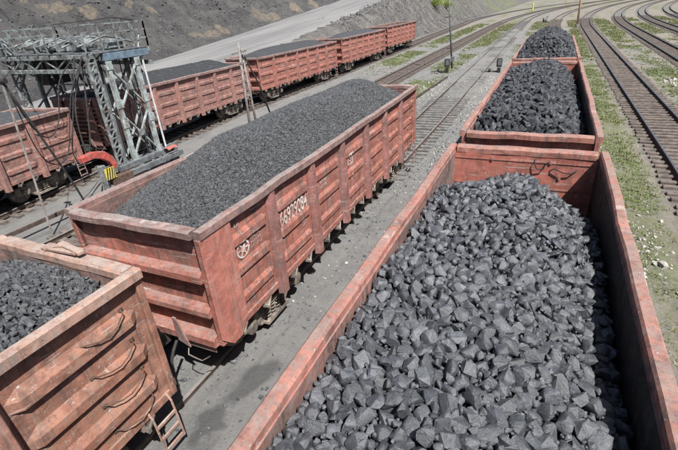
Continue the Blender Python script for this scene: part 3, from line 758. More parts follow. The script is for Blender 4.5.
def square_sign():
    b = MB(); s = .17
    b.add([(-s, -s, 0), (s, -s, 0), (s, s, 0), (-s, s, 0), (-s+.04, -s+.04, 0), (s-.04, -s+.04, 0), (s-.04, s-.04, 0), (-s+.04, s-.04, 0)], [(0, 1, 5, 4), (1, 2, 6, 5), (2, 3, 7, 6), (3, 0, 4, 7)])
    m = bpy.data.meshes.new('square'); m.from_pydata(b.v, [], b.f); m.update(); return m
on_side(square_sign(), 'square_frame_mark', WM, 10.25-yo, 2.66); on_side(text_mesh('S', .3), 'square_letter', WM, 10.25-yo, 2.67)
on_side(text_mesh('1', .3), 'digit_mark', WM, 10.3-yo, 2.1)
# worn white marks on the back train sides
for wg, spots in ((WL[1], [(-4.9, 2.3, 4), (-3.3, 2.2, 5)]), (WL[2], [(-3.2, 2.6, 6), (-1.6, 2.3, 6)]), (WL[3], [(-3.2, 2.7, 7), (.9, 2.5, 8)]), (WL[4], [(-3.2, 2.5, 9), (1, 2.4, 10)])):
    for y, z, s in spots: on_side(scribble(2, .55, .34, s), 'stencil_block', wg, y, z)

# wire hooks left on the inner end wall of the nearest wagon
def hook(pts, name='wire_hook'):
    b = MB(); b.tube(pts, .012, 6); return b.mesh(name, True)
yw = L2-.15
for pts in ([(.25, yw, 3.28), (.24, yw-.05, 3.2), (.3, yw-.07, 3.09), (.42, yw-.05, 3.08), (.46, yw-.02, 3.2), (.53, yw-.03, 3.27)],
            [(.55, yw, 3.04), (.62, yw-.06, 3.12), (.8, yw-.07, 3.05), (.95, yw-.05, 3.03), (1.05, yw-.02, 3.12)]):
    ob('wire_hook', hook(pts), M['black'], WR[0])
ob('end_seam', MB().b2(-XO+.05, XO-.05, yw-.012, yw-.001, 2.62, 2.65).mesh('end_seam'), M['rside'], WR[0])
ob('end_seam', MB().b2(-XO+.05, XO-.05, yw-.012, yw-.001, 3.2, 3.22).mesh('end_seam'), M['rside'], WR[0])
for xx in (-.6, .55, .75): ob('rivet', MB().tube([(xx, yw-.03, 2.9 if xx > .6 else 3.22), (xx, yw+.001, 2.9 if xx > .6 else 3.22)], .03, 8).mesh('rivet'), M['rail_rim'], WR[0])
# bent bracket on the rim end of the tan wagon
b = MB(); b.bar((.02, L2-.05, ZT+.03), (.75, L2-.02, ZT+.05), .16, .05); b.bar((.3, L2+.02, ZT+.09), (.85, L2-.06, ZT+.07), .1, .06); b.bar((.1, L2-.12, ZT+.02), (.4, L2-.03, ZT+.1), .05)
ob('bent_bracket', bevel_mesh(b.mesh('bent_bracket'), .01), M['rim_tan'], WN, (-.35, 0, 0))

# ------------------------------------------------------------------ coal
def lump_templates(n, sub, seed, cuts=9, aniso=.35, off=(.38, .78)):
    out = []; rr = np.random.RandomState(seed)
    for i in range(n):
        bm = bmesh.new(); bmesh.ops.create_icosphere(bm, subdivisions=sub, radius=1)
        co = np.array([v.co[:] for v in bm.verts]); fa = np.array([[v.index for v in f.verts] for f in bm.faces]); bm.free()
        for c in range(cuts):
            d = rr.normal(size=3); d /= np.linalg.norm(d); o = rr.uniform(*off)
            h = co@d-o; co = co-np.outer(np.where(h > 0, h*.985, 0), d)
        if sub > 1:
            nz = sum(np.sin(co@(rr.normal(size=3)*f_)+rr.uniform(0, 6.28))*a_ for f_, a_ in ((3, .03), (5, .03), (8, .022), (13, .016), (20, .011), (28, .008)))
            co = co*(1+nz[:, None])
        s = 1+rr.uniform(-aniso, aniso, 3); s /= np.prod(s)**(1/3); co = co*s*1.15
        out.append((co, fa))
    return out
def hull_templates(n, npts, seed, aniso=.3, cuts=0, amp=.0, bev=0., rad=(.72, 1.12)):
    out = []; rr = np.random.RandomState(seed)
    for i in range(n):
        p = rr.normal(size=(npts, 3)); p /= np.linalg.norm(p, axis=1)[:, None]; p *= rr.uniform(*rad, (npts, 1))
        s_ = 1+rr.uniform(-aniso, aniso, 3); p = p*s_/np.prod(s_)**(1/3)*1.12
        bm = bmesh.new()
        for q in p: bm.verts.new(q)
        r = bmesh.ops.convex_hull(bm, input=bm.verts[:])
        for v in [v for v in bm.verts if not v.link_faces]: bm.verts.remove(v)
        if bev:
            bmesh.ops.bevel(bm, geom=bm.edges[:], offset=bev, segments=1, affect='EDGES', profile=.5, clamp_overlap=True)
            bmesh.ops.triangulate(bm, faces=bm.faces[:])
        if cuts:
            bmesh.ops.subdivide_edges(bm, edges=[e for e in bm.edges if e.calc_length() > .3], cuts=cuts, use_grid_fill=True)
            bmesh.ops.triangulate(bm, faces=bm.faces[:])
        bmesh.ops.recalc_face_normals(bm, faces=bm.faces[:])
        bm.verts.index_update()
        co = np.array([v.co[:] for v in bm.verts]); fa = np.array([[v.index for v in f.verts] for f in bm.faces]); bm.free()
        if amp: co = co*(1+rr.normal(size=(len(co), 1))*amp)
        out.append((co, fa))
    return out
def rotmats(n, rr):
    q = rr.normal(size=(n, 4)); q /= np.linalg.norm(q, axis=1)[:, None]; a, b, c, d = q.T
    return np.stack([np.stack([1-2*(c*c+d*d), 2*(b*c-a*d), 2*(b*d+a*c)], 1), np.stack([2*(b*c+a*d), 1-2*(b*b+d*d), 2*(c*d-a*b)], 1), np.stack([2*(b*d-a*c), 2*(c*d+a*b), 1-2*(b*b+c*c)], 1)], 1)
def scatter(hfun, x0, x1, y0, y1, radii, pack, seed):
    """dart throwing, big ones first; returns x, y, r"""
    rr = np.random.RandomState(seed); cell = radii.max()*1.3; grid = {}; out = []
    for r in np.sort(radii)[::-1]:
        for _ in range(7):
            x, y = rr.uniform(x0+r*.5, x1-r*.5), rr.uniform(y0+r*.4, y1-r*.4)
            cx, cy = int(x/cell), int(y/cell); ok = True
            for i in (-1, 0, 1):
                for j in (-1, 0, 1):
                    for (a, b_, q) in grid.get((cx+i, cy+j), ()):
                        if (a-x)**2+(b_-y)**2 < (pack*(q+r))**2: ok = False; break
                    if not ok: break
                if not ok: break
            if ok: grid.setdefault((cx, cy), []).append((x, y, r)); out.append((x, y, r)); break
    return np.array(out)
def joined(name, P, rad, rot, tids, tmpl, smooth=False):
    V = []; F = []; n = 0
    for i in range(len(tmpl)):
        sel = np.where(tids == i)[0]
        if not len(sel): continue
        co, fa = tmpl[i]
        v = np.einsum('nij,kj->nki', rot[sel], co)*rad[sel][:, None, None]+P[sel][:, None, :]
        V.append(v.reshape(-1, 3)); F.append((fa[None]+(np.arange(len(sel))*len(co))[:, None, None]).reshape(-1, 3)+n); n += len(sel)*len(co)
    return np_mesh(name, np.concatenate(V), np.concatenate(F), smooth)
def heap_sheet(name, h, x0, x1, y0, y1, st, drop):
    xs = np.linspace(x0, x1, max(3, int((x1-x0)/st))); ys = np.linspace(y0, y1, int((y1-y0)/st))
    XX, YY = np.meshgrid(xs, ys); ZZ = h(XX, YY)-drop; i = np.arange(XX.size).reshape(XX.shape)
    F = np.stack([i[:-1, :-1].ravel(), i[:-1, 1:].ravel(), i[1:, 1:].ravel(), i[1:, :-1].ravel()], 1)
    return np.stack([XX.ravel(), YY.ravel(), ZZ.ravel()], 1), F
def coal_object(name, V, F, mat, root, label, cat='coal', group=None):
    """a heap of its own lying in the wagon, vertices given in the wagon's frame"""
    me = np_mesh(name, V, F, False)
    o = ob(name, me, mat, None, root.location, root.rotation_euler[2]); tag(o, label, cat, group, 'stuff'); return o
oct_t = []
for k in range(8):
    rr_ = np.random.RandomState(k); co = np.array([(1, 0, 0), (-1, 0, 0), (0, 1, 0), (0, -1, 0), (0, 0, 1), (0, 0, -1)], float)*rr_.uniform(.8, 1.25, (6, 1))+rr_.uniform(-.25, .25, (6, 3))
    oct_t.append((co, np.array([(0, 2, 4), (2, 1, 4), (1, 3, 4), (3, 0, 4), (2, 0, 5), (1, 2, 5), (3, 1, 5), (0, 3, 5)])))
fine_t = lump_templates(10, 1, 5, 6, .3); mid_t = hull_templates(30, 12, 6, .32, rad=(.78, 1.08)); big_t = hull_templates(40, 18, 8, .32, 1, .022, .08, (.8, 1.1)); rest_t = hull_templates(40, 13, 9, .34, 0, 0, .1, (.8, 1.1))
def crisp(me, deg=32):
    me.polygons.foreach_set('use_smooth', np.ones(len(me.polygons), dtype=bool)); me.set_sharp_from_angle(angle=math.radians(deg)); me.update(); return me

def cam_px(P):
    mi = CAM.matrix_world.inverted(); p = mi @ Vector(P)
    if p.z > -.1: return None
    k = FPX/-p.z; return 339+p.x*k, 225-p.y*k, -p.z
XI = XO-.07; YI = L2-.17
# nearest wagon: lumps, world coordinates
def hR1(x, y):
    v = (x+.27)/XI; d = (WR[0].location.y+YI)-y
    h = 3.34-.1*np.clip(-v, 0, 1)**1.5-.72*np.clip(v-.12, 0, 1)**1.35+.12*np.cos(v*1.4)
    h = h-.55*(1-sstep(.0, 2.2, d))-.5*(1-sstep(.2, 1.9, d))*np.abs(v+.05)**1.5*1.1
    return h+(fbm(x*1.3, y*1.3, 3)-.47)*.28
rad = np.exp(NR.normal(math.log(.035), .55, 36000)); rad = np.clip(rad, .014, .09)
pts = scatter(hR1, -.27-XI, -.27+XI, WR[0].location.y-YI+2.2, WR[0].location.y+YI, rad, .72, 21)
z = hR1(pts[:, 0], pts[:, 1])-pts[:, 2]*.2+NR.uniform(-.04, .05, len(pts))
P = np.stack([pts[:, 0], pts[:, 1], z], 1); rot = rotmats(len(P), NR); tid = NR.randint(0, len(big_t), len(P))
size = np.zeros(len(P))
for i, p in enumerate(P):
    q = cam_px(p)
    if q and -10 < q[0] < 690 and -10 < q[1] < 462: size[i] = pts[i, 2]/q[2]
order = np.argsort(-size); top = order[:300]; rest = np.setdiff1d(np.arange(len(P)), top)
big_me = []
for co, fa in big_t: big_me.append(crisp(np_mesh('coal_lump', co, fa, False)))
for i in top:
    o = bpy.data.objects.new('coal_lump', big_me[tid[i]])
    if not o.data.materials: o.data.materials.append(M['coalR'])
    m4 = Matrix([[*(rot[i][k]*pts[i, 2]), P[i][k]] for k in range(3)]+[[0, 0, 0, 1]]); o.matrix_world = m4
    COL.objects.link(o); tag(o, 'large angular grey coal lump lying in the nearest right-hand wagon', 'coal lump', 'large coal lumps in the nearest wagon')
me = joined('coal_heap', P[rest], pts[rest, 2], rot[rest], tid[rest], rest_t)
# a lower layer that fills the gaps
r2 = np.clip(np.exp(NR.normal(math.log(.034), .4, 12000)), .016, .07)
p2 = scatter(hR1, -.27-XI, -.27+XI, WR[0].location.y-YI+2.2, WR[0].location.y+YI, r2, .68, 22)
z2 = hR1(p2[:, 0], p2[:, 1])-.085+NR.uniform(-.03, .03, len(p2))
me2 = joined('x', np.stack([p2[:, 0], p2[:, 1], z2], 1), p2[:, 2], rotmats(len(p2), NR), NR.randint(0, len(mid_t), len(p2)), mid_t)
def merge(a, b):
    bm = bmesh.new(); bm.from_mesh(a); bm.from_mesh(b); bm.to_mesh(a); bm.free(); bpy.data.meshes.remove(b); return a
o = ob('coal_heap', crisp(merge(me, me2)), M['coalR']); tag(o, 'smaller coal lumps between the big ones in the nearest right-hand wagon', 'coal', None, 'stuff')
V, F = heap_sheet('x', hR1, -.27-XI, -.27+XI, WR[0].location.y-YI, WR[0].location.y+YI, .12, .2)
o = ob('coal_bed', np_mesh('coal_bed', V, F, True), M['coalbase']); tag(o, 'dark coal dust under the lumps in the nearest right-hand wagon', 'coal', None, 'stuff')

def lump_heap(root, h, rmed, n, seed, label, tm=mid_t, pack=.62, mat='coalR', sig=.34, rmin=.028, rmax=.13, base_drop=.12, lo=-.04, hi=.05, basemat='coalbase', smooth=False, ylim=None):
    rr = np.random.RandomState(seed)
    y0, y1 = ylim or (-YI, YI)
    rad = np.clip(np.exp(rr.normal(math.log(rmed), sig, n)), rmin, rmax)
    p = scatter(h, -XI, XI, y0, y1, rad, pack, seed)
    z = h(p[:, 0], p[:, 1])-p[:, 2]*.3+rr.uniform(lo, hi, len(p))
    me = joined('coal_heap', np.stack([p[:, 0], p[:, 1], z], 1), p[:, 2], rotmats(len(p), rr), rr.randint(0, len(tm), len(p)), tm)
    V, F = heap_sheet('x', h, -XI, XI, -YI, YI, .12, base_drop); mb = np_mesh('coal_heap', V, F, True)
    o = ob('coal_heap', me, M[mat], None, root.location, root.rotation_euler[2]); tag(o, label, 'coal', None, 'stuff')
    o2 = ob('coal_bed', mb, M[basemat], None, root.location, root.rotation_euler[2]); tag(o2, 'dust bed under '+label, 'coal', None, 'stuff')
    return len(p)
def hR2(x, y):
    v = x/XI; d0 = y+YI; d1 = YI-y
    h = 3.42+.32*np.cos(v*1.5)-.1*np.clip(-v, 0, 1)-.75*np.clip(v-.2, 0, 1)**1.4
    h = h-.55*(1-sstep(0, 1.5, d0))-.75*(1-sstep(.1, 1.8, d1))
    return h+(fbm(x*1.2+40, y*1.2, 3)-.47)*.3
lump_heap(WR[1], hR2, .054, 14000, 31, 'dark coal lumps heaped in the second right-hand wagon', mat='coalF')
def hR3(x, y):
    v = x/XI; d0 = y+YI; d1 = YI-y
    return 3.42+.75*np.cos(v*1.45)*sstep(0, 2.6, d0)*sstep(-.4, 2, d1)+(fbm(x*1.2+90, y*1.2, 3)-.47)*.35
lump_heap(WR[2], hR3, .062, 9000, 32, 'tall dark heap of coal lumps in the farthest right-hand wagon', mat='coalF')
def hM(x, y):
    v = x/XI; d0 = y+YI; d1 = YI-y
    h = 3.3+.78*np.cos(v*1.5)*sstep(-.6, 3.0-1.4*v, d0)*sstep(0, 2.4, d1)
    h = h-.3*sstep(.3, 1.0, -v)*(1-sstep(.1, 1.8, d0))-1.1*(1-sstep(0, 1.3, d1))*(.5+.5*v)
    return h+(fbm(x*.9+20, y*.9, 3)-.47)*.14
lump_heap(WM, hM, .0185, 120000, 41, 'fine grey coal filling the middle wagon with the white number', oct_t, .6, 'coalM', .34, .011, .05, .02, -.008, .012, 'coalM')
def hN(x, y):
    v = x/XI; d1 = YI-y
    h = 3.36+.2*np.cos(v*1.5)-.28*(1-sstep(0, 1.0, d1))
    return h+(fbm(x*.9+70, y*.9, 3)-.47)*.15
lump_heap(WN, hN, .026, 34000, 42, 'grey nut-sized coal in the tan wagon at lower left', mid_t[:8], .62, 'coalN', .26, .018, .055, .05, -.015, .02, 'coalbase', ylim=(YI-5.5, YI))
for k, wg in enumerate(WL):
    def hL(x, y, k=k):
        v = x/XI; d0 = y+YI; d1 = YI-y; top = (.5, .6, .5, .42, .0)[k]
        h = (3.3, 3.32, 3.36, 3.3, 2.9)[k]+top*np.cos(v*1.5)*sstep(0, 3.5, d0)*sstep(0, 2.5, d1)-.5*(1-sstep(0, 1.2, d0))
        return h+(fbm(x*.7+k*30, y*.7, 3)-.47)*.14
    V, F = heap_sheet('x', hL, -XI, XI, -YI, YI, .1, 0)
    V[:, 2] += NR.uniform(-.02, .03, len(V))
    lab = ('fine dark coal in the brown wagon at the left edge', 'fine dark coal in the wagon inside the gantry', 'fine dark coal in the wagon right of the double pole',
           'fine dark coal in the second wagon from the far end of the back train', 'thin layer of coal deep in the farthest wagon of the back train')[k]
    coal_object('coal_heap', V, F, M['coalL'], wg, lab)

# ------------------------------------------------------------------ gantry over the back track
G = thing('gantry', 'grey steel gantry with ladders and railed top platform straddling the back train', 'gantry', (-19.4, 13.8, 0))
def gp(name, b, mat, bevel=0, parent=None):
    me = b.mesh(name); me = bevel_mesh(me, bevel) if bevel else me
    me.transform(Matrix.Translation((19.4, -13.8, 0))); return ob(name, me, M[mat] if isinstance(mat, str) else mat, parent or G)
XG = -16.4; XH = -22.3
def lattice_leg(x, y, z0, z1, w_=.34):
    b = MB()
    for s in (-1, 1): b.bar((x, y+s*w_/2, z0), (x, y+s*w_/2, z1), .07, .1)
    gp('leg_chord', b, 'grey_steel', .006)
    n = int((z1-z0)/.36)
    for k in range(n):
        za = z0+(z1-z0)*k/n; zb = z0+(z1-z0)*(k+1)/n
        bb = MB(); bb.bar((x+.01, y-w_/2, za), (x+.01, y+w_/2, za), .05, .06); bb.bar((x+.012, y-w_/2, za), (x+.012, y+w_/2, zb), .035, .05)
        gp('lattice_bar', bb, 'grey_steel')
for y in (12.86, 14.3):
    b = MB(); b.bar((XG, y, .75), (XG, y, 5.02), .2, .18); gp('column', b, 'pale_steel', .015)
    for z in (.95, 2.45, 3.3, 4.85):
        bb = MB(); bb.box((XG+.11, y, z), (.03, .3, .34)); gp('gusset', bb, 'pale_steel', .01)
for x, s in ((XG, 1), (XG-.5, 0)):
    z0s = (.95, 2.75, 2.75, 4.85)
    for a, c_ in (((12.86, .95), (14.3, 2.9)), ((14.3, .95), (12.86, 2.9)), ((12.86, 3.0), (14.3, 4.85)), ((14.3, 3.0), (12.86, 4.85))):
        b = MB(); off = .02 if a[0] < 13 else -.03
        b.bar((x+off, *a), (x+off, *c_), .1, .05); gp('diagonal_brace', b, 'pale_steel')
    if s:
        for z in (1.92, 3.92): gp('gusset', MB().box((XG+.06, 13.58, z), (.03, .36, .3)), 'grey_steel', .01)
for y in (12.86, 14.3): gp('column', MB().bar((XG-.62, y, .75), (XG-.62, y, 5.0), .14, .14), 'grey_dark', .01)
lattice_leg(XG+.02, 12.15, .9, 5.4); lattice_leg(XH, 12.6, 0, 6.1); lattice_leg(XH, 14.3, 0, 5.4)
for y in (13.5, 15.3): gp('column', MB().bar((XH, y, 0), (XH, y, 5.0), .16, .16), 'grey_steel', .01)
for a, c_ in (((12.8, .6), (15.3, 2.7)), ((15.3, .6), (12.8, 2.7)), ((12.8, 2.8), (15.3, 4.8)), ((15.3, 2.8), (12.8, 4.8))):
    gp('diagonal_brace', MB().bar((XH+.04, *a), (XH+.04, *c_), .09, .05), 'grey_steel')
gp('vent_pipe', MB().tube([(XG, 14.75, .9), (XG, 14.68, 5.4)], .045, 8), 'pale_pipe'); gp('pipe_bracket', MB().bar((XG-.05, 14.68, 5.4), (XG-.1, 14.95, 5.95), .03), 'pale_pipe')
gp('base_beam', MB().b2(XG-.05, XG+.2, 11.9, 15.3, .62, .86), 'grey_dark', .015); gp('base_beam', MB().b2(XG+.3, XG+.5, 12.2, 15.3, .38, .62), 'grey_dark', .015)
gp('base_beam', MB().b2(XG-.7, XG-.5, 11.9, 16.0, .5, .74), 'grey_dark', .015); gp('base_plate', MB().b2(XG-.1, XG+.46, 11.2, 12.9, .28, .6), 'rust', .02)
gp('base_beam', MB().b2(XH-.2, XH+.2, 12, 16, -.1, .2), 'grey_dark', .015)
for y in (11.9, 12.9, 14.0, 15.0):
    gp('travel_wheel', MB().tube([(XG+.05, y, .22), (XG+.2, y, .22)], .25, 16), 'wheel')
# striped plate and red guard arm
sp = MB().b2(XG+.48, XG+.5, 10.9, 11.36, .62, 1.1); gp('striped_plate', sp, 'yellow')
for k in range(4):
    y = 10.91+.115*k
    gp('stripe', MB().add([(XG+.504, y, .63), (XG+.504, y+.055, .63), (XG+.504, min(y+.165, 11.355), 1.09), (XG+.504, min(y+.11, 11.35), 1.09)], [(0, 1, 2, 3)]), 'hazblack')
arm = [(10.25, 1.78), (10.8, 1.86), (11.3, 1.74), (11.62, 1.42), (11.72, 1.0), (11.5, .92), (11.38, 1.25), (11.1, 1.48), (10.75, 1.6), (10.25, 1.56)]
gp('guard_arm', MB().prism(arm, 'x', XG+.1, XG+.36), 'safety_red', .02)
gp('guard_bracket', MB().b2(XG+.05, XG+.3, 10.9, 11.15, .15, 1.2), 'grey_steel', .02)
# top: blue beam, deck, trusses, machinery, railings
gp('head_beam', MB().b2(XG-.1, XG+.14, 12.7, 15.0, 5.03, 5.32), 'blue_beam', .02)
for y in (12.2, 15.1):
    for z in (4.72, 5.26): gp('cross_beam', MB().b2(XH-.2, XG+.1, y-.07, y+.07, z-.08, z+.08), 'grey_steel', .01)
    for k in range(8):
        x0 = XH+(XG-XH)*k/8; x1 = XH+(XG-XH)*(k+1)/8
        b = MB(); b.bar((x0, y, 4.8 if k % 2 else 5.2), (x1, y, 5.2 if k % 2 else 4.8), .05); gp('truss_bar', b, 'grey_steel')
for k in range(7):
    x0 = XH-.2+k*.9; gp('deck_board', MB().b2(x0, x0+.84, 12.28, 15.02, 5.35, 5.39), 'grey_dark')
def railing(a, c_, n, z0=5.39, h=1.0):
    a, c_ = Vector(a), Vector(c_)
    for k in range(n+1):
        p = a+(c_-a)*k/n; gp('railing_post', MB().bar((p.x, p.y, z0), (p.x, p.y, z0+h), .05), 'grey_steel')
    for hh in (.35, .68, 1.0): gp('railing_bar', MB().bar((a.x, a.y, z0+h*hh), (c_.x, c_.y, z0+h*hh), .045), 'grey_steel')
railing((XG, 12.1, 0), (XG, 15.2, 0), 4); railing((XH, 15.2, 0), (XG, 15.2, 0), 8); railing((XH, 12.1, 0), (XG-1.6, 12.1, 0), 6, h=.95); railing((XH, 12.1, 0), (XH, 15.2, 0), 4)
for (x, y, sx_, sy_, sz_, m_) in ((-20.6, 13.6, 1.1, .7, .5, 'grey_steel'), (-19.2, 13.5, .8, .9, .42, 'grey_steel'), (-18.1, 13.2, .5, .6, .6, 'grey_dark'), (-21.5, 14.1, .6, .5, .55, 'grey_dark'), (-17.3, 14.0, .7, .8, .4, 'grey_steel')):
    gp('machine_box', MB().box((x, y, 5.4+sz_/2), (sx_, sy_, sz_)), m_, .04)
for (x, y, r_) in ((-20.0, 13.1, .22), (-18.6, 14.1, .26), (-17.6, 13.0, .2), (-21.2, 13.0, .18)):
    gp('winch_motor', MB().tube([(x-.35, y, 5.7), (x-.3, y, 5.7), (x+.3, y, 5.7), (x+.35, y, 5.7)], [r_*.6, r_, r_, r_*.6], 12), 'grey_steel')
gp('pulley', MB().tube([(XH+.1, 11.95, 6.1), (XH-.05, 11.95, 6.1)], .24, 16), 'pale_pipe')
gp('curved_guard', MB().tube([(XH-.1, 12.1, 6.25), (XH+.3, 12.2, 6.15), (XH+.55, 12.3, 5.8), (XH+.65, 12.35, 5.4)], .14, 8), 'grey_steel')
gp('boom_pipe', MB().tube([(-19.6, 11.2, 7.1), (XH+.75, 13.1, 6.2)], .035, 6), 'pale_pipe')
gp('boom_arm', MB().bar((-18.0, 12.3, 6.35), (-17.2, 12.9, 5.6), .1), 'grey_dark'); gp('boom_arm', MB().bar((-17.6, 12.2, 6.05), (-16.9, 12.5, 5.5), .09), 'grey_dark')
for x in (-20.4, -19.5, -18.6): gp('hanging_bar', MB().bar((x, 13.4, 3.7), (x, 13.4, 5.3), .07), 'grey_dark')
for z in (4.0, 4.5): gp('hanging_rail', MB().bar((-20.8, 13.4, z), (-17.6, 13.4, z), .05), 'grey_dark')
gp('chute_panel', MB().b2(-21.5, -20.9, 13.1, 14.2, 4.0, 5.2), 'black', .02)
for s in (0, 1): gp('knee_brace', MB().bar((XH+.1, 12.5+s*2, 3.9), (XH+1.4, 12.5+s*2, 5.2), .1), 'grey_dark'); gp('knee_brace', MB().bar((XG-.1, 12.2+s*2.6, 4.1), (XG-1.1, 12.2+s*2.6, 5.2), .08), 'grey_dark')
gp('roof_wire', MB().tube([(XG-1.5, 15.0, 6.6), (XG+.1, 14.6, 6.45)], .025, 5), 'black'); gp('roof_wire', MB().tube([(XH, 15.1, 6.5), (XG-1.5, 15.0, 6.6)], .015, 5), 'black')
gq = random.Random(12)
for k in range(14):
    x0 = gq.uniform(XH+.3, XG-.4); y0 = gq.uniform(12.3, 15.0); z0 = gq.uniform(3.9, 5.2)
    gp('strut_bar', MB().bar((x0, y0, z0), (x0+gq.uniform(-.9, .9), y0+gq.uniform(-.3, .3), z0+gq.uniform(.4, 1.2)), gq.uniform(.04, .08)), gq.choice(('grey_dark', 'grey_steel', 'black')))
for k in range(9):
    x0 = XG-.05-gq.random()*.55; y0 = gq.uniform(12.2, 14.6)
    gp('conduit', MB().tube([(x0, y0, .8), (x0-.05, y0+.05, 2.6), (x0+.03, y0+gq.uniform(-.1, .1), 5.2)], .025, 5), gq.choice(('black', 'rust', 'grey_dark')))
for k in range(6):
    x0 = XH+.5+k*.95; gp('pipe_run', MB().tube([(x0, 12.25, 5.62), (x0+.3, 13.4, 5.95), (x0+.1, 14.9, 5.6)], .04, 6), gq.choice(('black', 'grey_dark', 'grey_steel')))
# crane rail the gantry stands on
b = MB().b2(XG+.1, XG+.18, 3, 30, -.02, .0).b2(XG+.07, XG+.17, 3, 30, .005, .11)
me = b.mesh('crane_rail'); tag(ob('crane_rail', me, M['rail']), 'single dark rail on the ground along the foot of the grey gantry', 'rail')
rg = MB(); rq = random.Random(4); vs = []
for i in range(7):
    for j in range(5): vs.append((XG+.22+.09*j, 14.35+.1*i, .875+.05*rq.random()+.06*math.sin(i*1.3+j)*.5+(.04 if 1 <= j <= 3 else 0)))
rg.add(vs, [(i*5+j, i*5+j+1, (i+1)*5+j+1, (i+1)*5+j) for i in range(6) for j in range(4)])
tag(ob('red_rag', rg.mesh('red_rag', True), M['rag']), 'crumpled faded red rag lying on the foot beam of the gantry', 'rag')

# ------------------------------------------------------------------ poles, boxes, cables
P1 = thing('trackside_pole', 'double grey pole with a slanted brace behind the middle wagon', 'pole', (-14, 18.4, 0))
b = MB(); b.tube([(0, 0, 0), (0, .12, 5.15)], [.075, .06], 10); ob('pole', b.mesh('pole', True), M['pole_wood'], P1)
b = MB(); b.tube([(.1, .55, 0), (.02, .28, 4.9)], [.07, .055], 10); ob('pole', b.mesh('pole', True), M['pole_wood'], P1)
b = MB(); b.tube([(.0, .25, 4.8), (.0, 1.35, 3.0), (.05, 2.4, .2)], .045, 8); ob('brace', b.mesh('brace', True), M['black'], P1)
for z_ in (1.2, 2.6, 4.2): ob('cross_tie', MB().box((.03, .25, z_), (.1, .45, .09)).mesh('cross_tie'), M['pole_wood'], P1)
ob('crossarm', MB().bar((-.5, .15, 4.6), (.4, .15, 4.75), .07).mesh('crossarm'), M['pole_wood'], P1)
P2 = thing('lamp_pole', 'thin dark steel pole with brackets rising from the gravel by a black box', 'pole', (-9.15, 46.9, 0))
b = MB()
top = Vector((-.95, .25, 9.5))
b.tube([(0, 0, 0), tuple(top)], [.1, .06], 8); ob('pole', b.mesh('pole', True), M['grey_dark'], P2)
for f_ in (.2, .32, .5, .68):
    p = top*f_; ob('bracket', MB().bar((p.x-.45, p.y, p.z), (p.x+.15, p.y, p.z+.02), .07).mesh('bracket'), M['black'], P2)
ob('box', bevel_mesh(MB().box((.02, -.05, .9), (.32, .25, .5)).mesh('box'), .02), M['grey_dark'], P2)
P3 = thing('trackside_pole', 'pale tan wooden pole at the top beside the far end of the lump coal train', 'pole', (3.5, 99.5, 0))
b = MB(); b.tube([(0, 0, 0), (-.15, 0, 10)], [.22, .17], 10); ob('pole', b.mesh('pole', True), M['pole_tan'], P3)
ob('foot', MB().tube([(0, 0, -.1), (0, 0, .5)], .3, 10).mesh('foot'), M['pole_wood'], P3)
def signal_box(x, y, label):
    t_ = thing('point_indicator', label, 'trackside box', (x, y, 0))
    ob('stand', bevel_mesh(MB().box((0, 0, .2), (.3, .3, .4)).mesh('stand'), .02), M['black'], t_)
    ob('lantern', bevel_mesh(MB().box((0, 0, .85), (.46, .38, .74)).mesh('lantern'), .03), M['black'], t_)
    ob('face_plate', MB().box((.05, -.195, .9), (.3, .02, .5)).mesh('face_plate'), M['grey_dark'], t_)
    ob('rod', MB().tube([(-.1, 0, .12), (-1.5, -.3, .1)], .04, 6).mesh('rod'), M['black'], t_)
    ob('weight', MB().tube([(-.9, -.2, .22), (-.7, -.16, .22)], .16, 10).mesh('weight'), M['black'], t_)
signal_box(-9.1, 44.2, 'black point indicator box on pale gravel at the foot of the thin pole')
signal_box(-4.3, 44.0, 'black point indicator box beside the second lump coal wagon')
t_ = thing('point_lever', 'small dark point lever on the grass beyond the farthest lump heap', 'lever', (-2.6, 120, 0))
ob('frame', bevel_mesh(MB().box((0, 0, .2), (.9, .5, .4)).mesh('frame'), .05), M['black'], t_); ob('lever', MB().bar((0, 0, .3), (.5, .1, 1.3), .12).mesh('lever'), M['black'], t_); ob('weight', MB().tube([(-.5, 0, .6), (-.2, 0, .6)], .35, 12).mesh('weight'), M['black'], t_)
t_ = thing('marker_post', 'small yellow marker post far off at the top of the yard', 'post', (-9.5, 205, 0))
ob('post', MB().tube([(0, 0, 0), (0, 0, 2.2)], .28, 8).mesh('post'), M['yellow'], t_); ob('cap', MB().tube([(0, 0, 2.2), (0, 0, 2.5)], [.34, .2], 8).mesh('cap'), M['yellow'], t_)
# dark cable mast in front of the brown wagon
P4 = thing('cable_mast', 'pair of thin dark struts joined at the top in front of the left-edge wagon', 'mast', (-15.2, 8.1, 0))
b = MB(); b.tube([(0, 0, 5.0), (0, -.35, 0)], .035, 6); ob('strut', b.mesh('strut'), M['pole_wood'], P4)
b = MB(); b.tube([(0, 0, 5.0), (.1, .35, 3.6), (.12, .95, 1.2), (.12, 1.2, 0)], .04, 6); ob('strut', b.mesh('strut'), M['black'], P4)
ob('head', MB().tube([(-.12, -.05, 5.0), (.12, .05, 5.02)], .09, 10).mesh('head'), M['black'], P4)
def cable(pts, label, r=.022):
    q = []
    for i in range(len(pts)-1):
        p0 = Vector(pts[max(i-1, 0)]); p1 = Vector(pts[i]); p2 = Vector(pts[i+1]); p3 = Vector(pts[min(i+2, len(pts)-1)])
        for s in range(6):
            u = s/6; q.append(.5*((2*p1)+(p2-p0)*u+(2*p0-5*p1+4*p2-p3)*u*u+(3*p1-p0-3*p2+p3)*u**3))
    q.append(Vector(pts[-1])); tag(ob('hanging_cable', MB().tube(q, r, 6).mesh('hanging_cable', True), M['black']), label, 'cable')
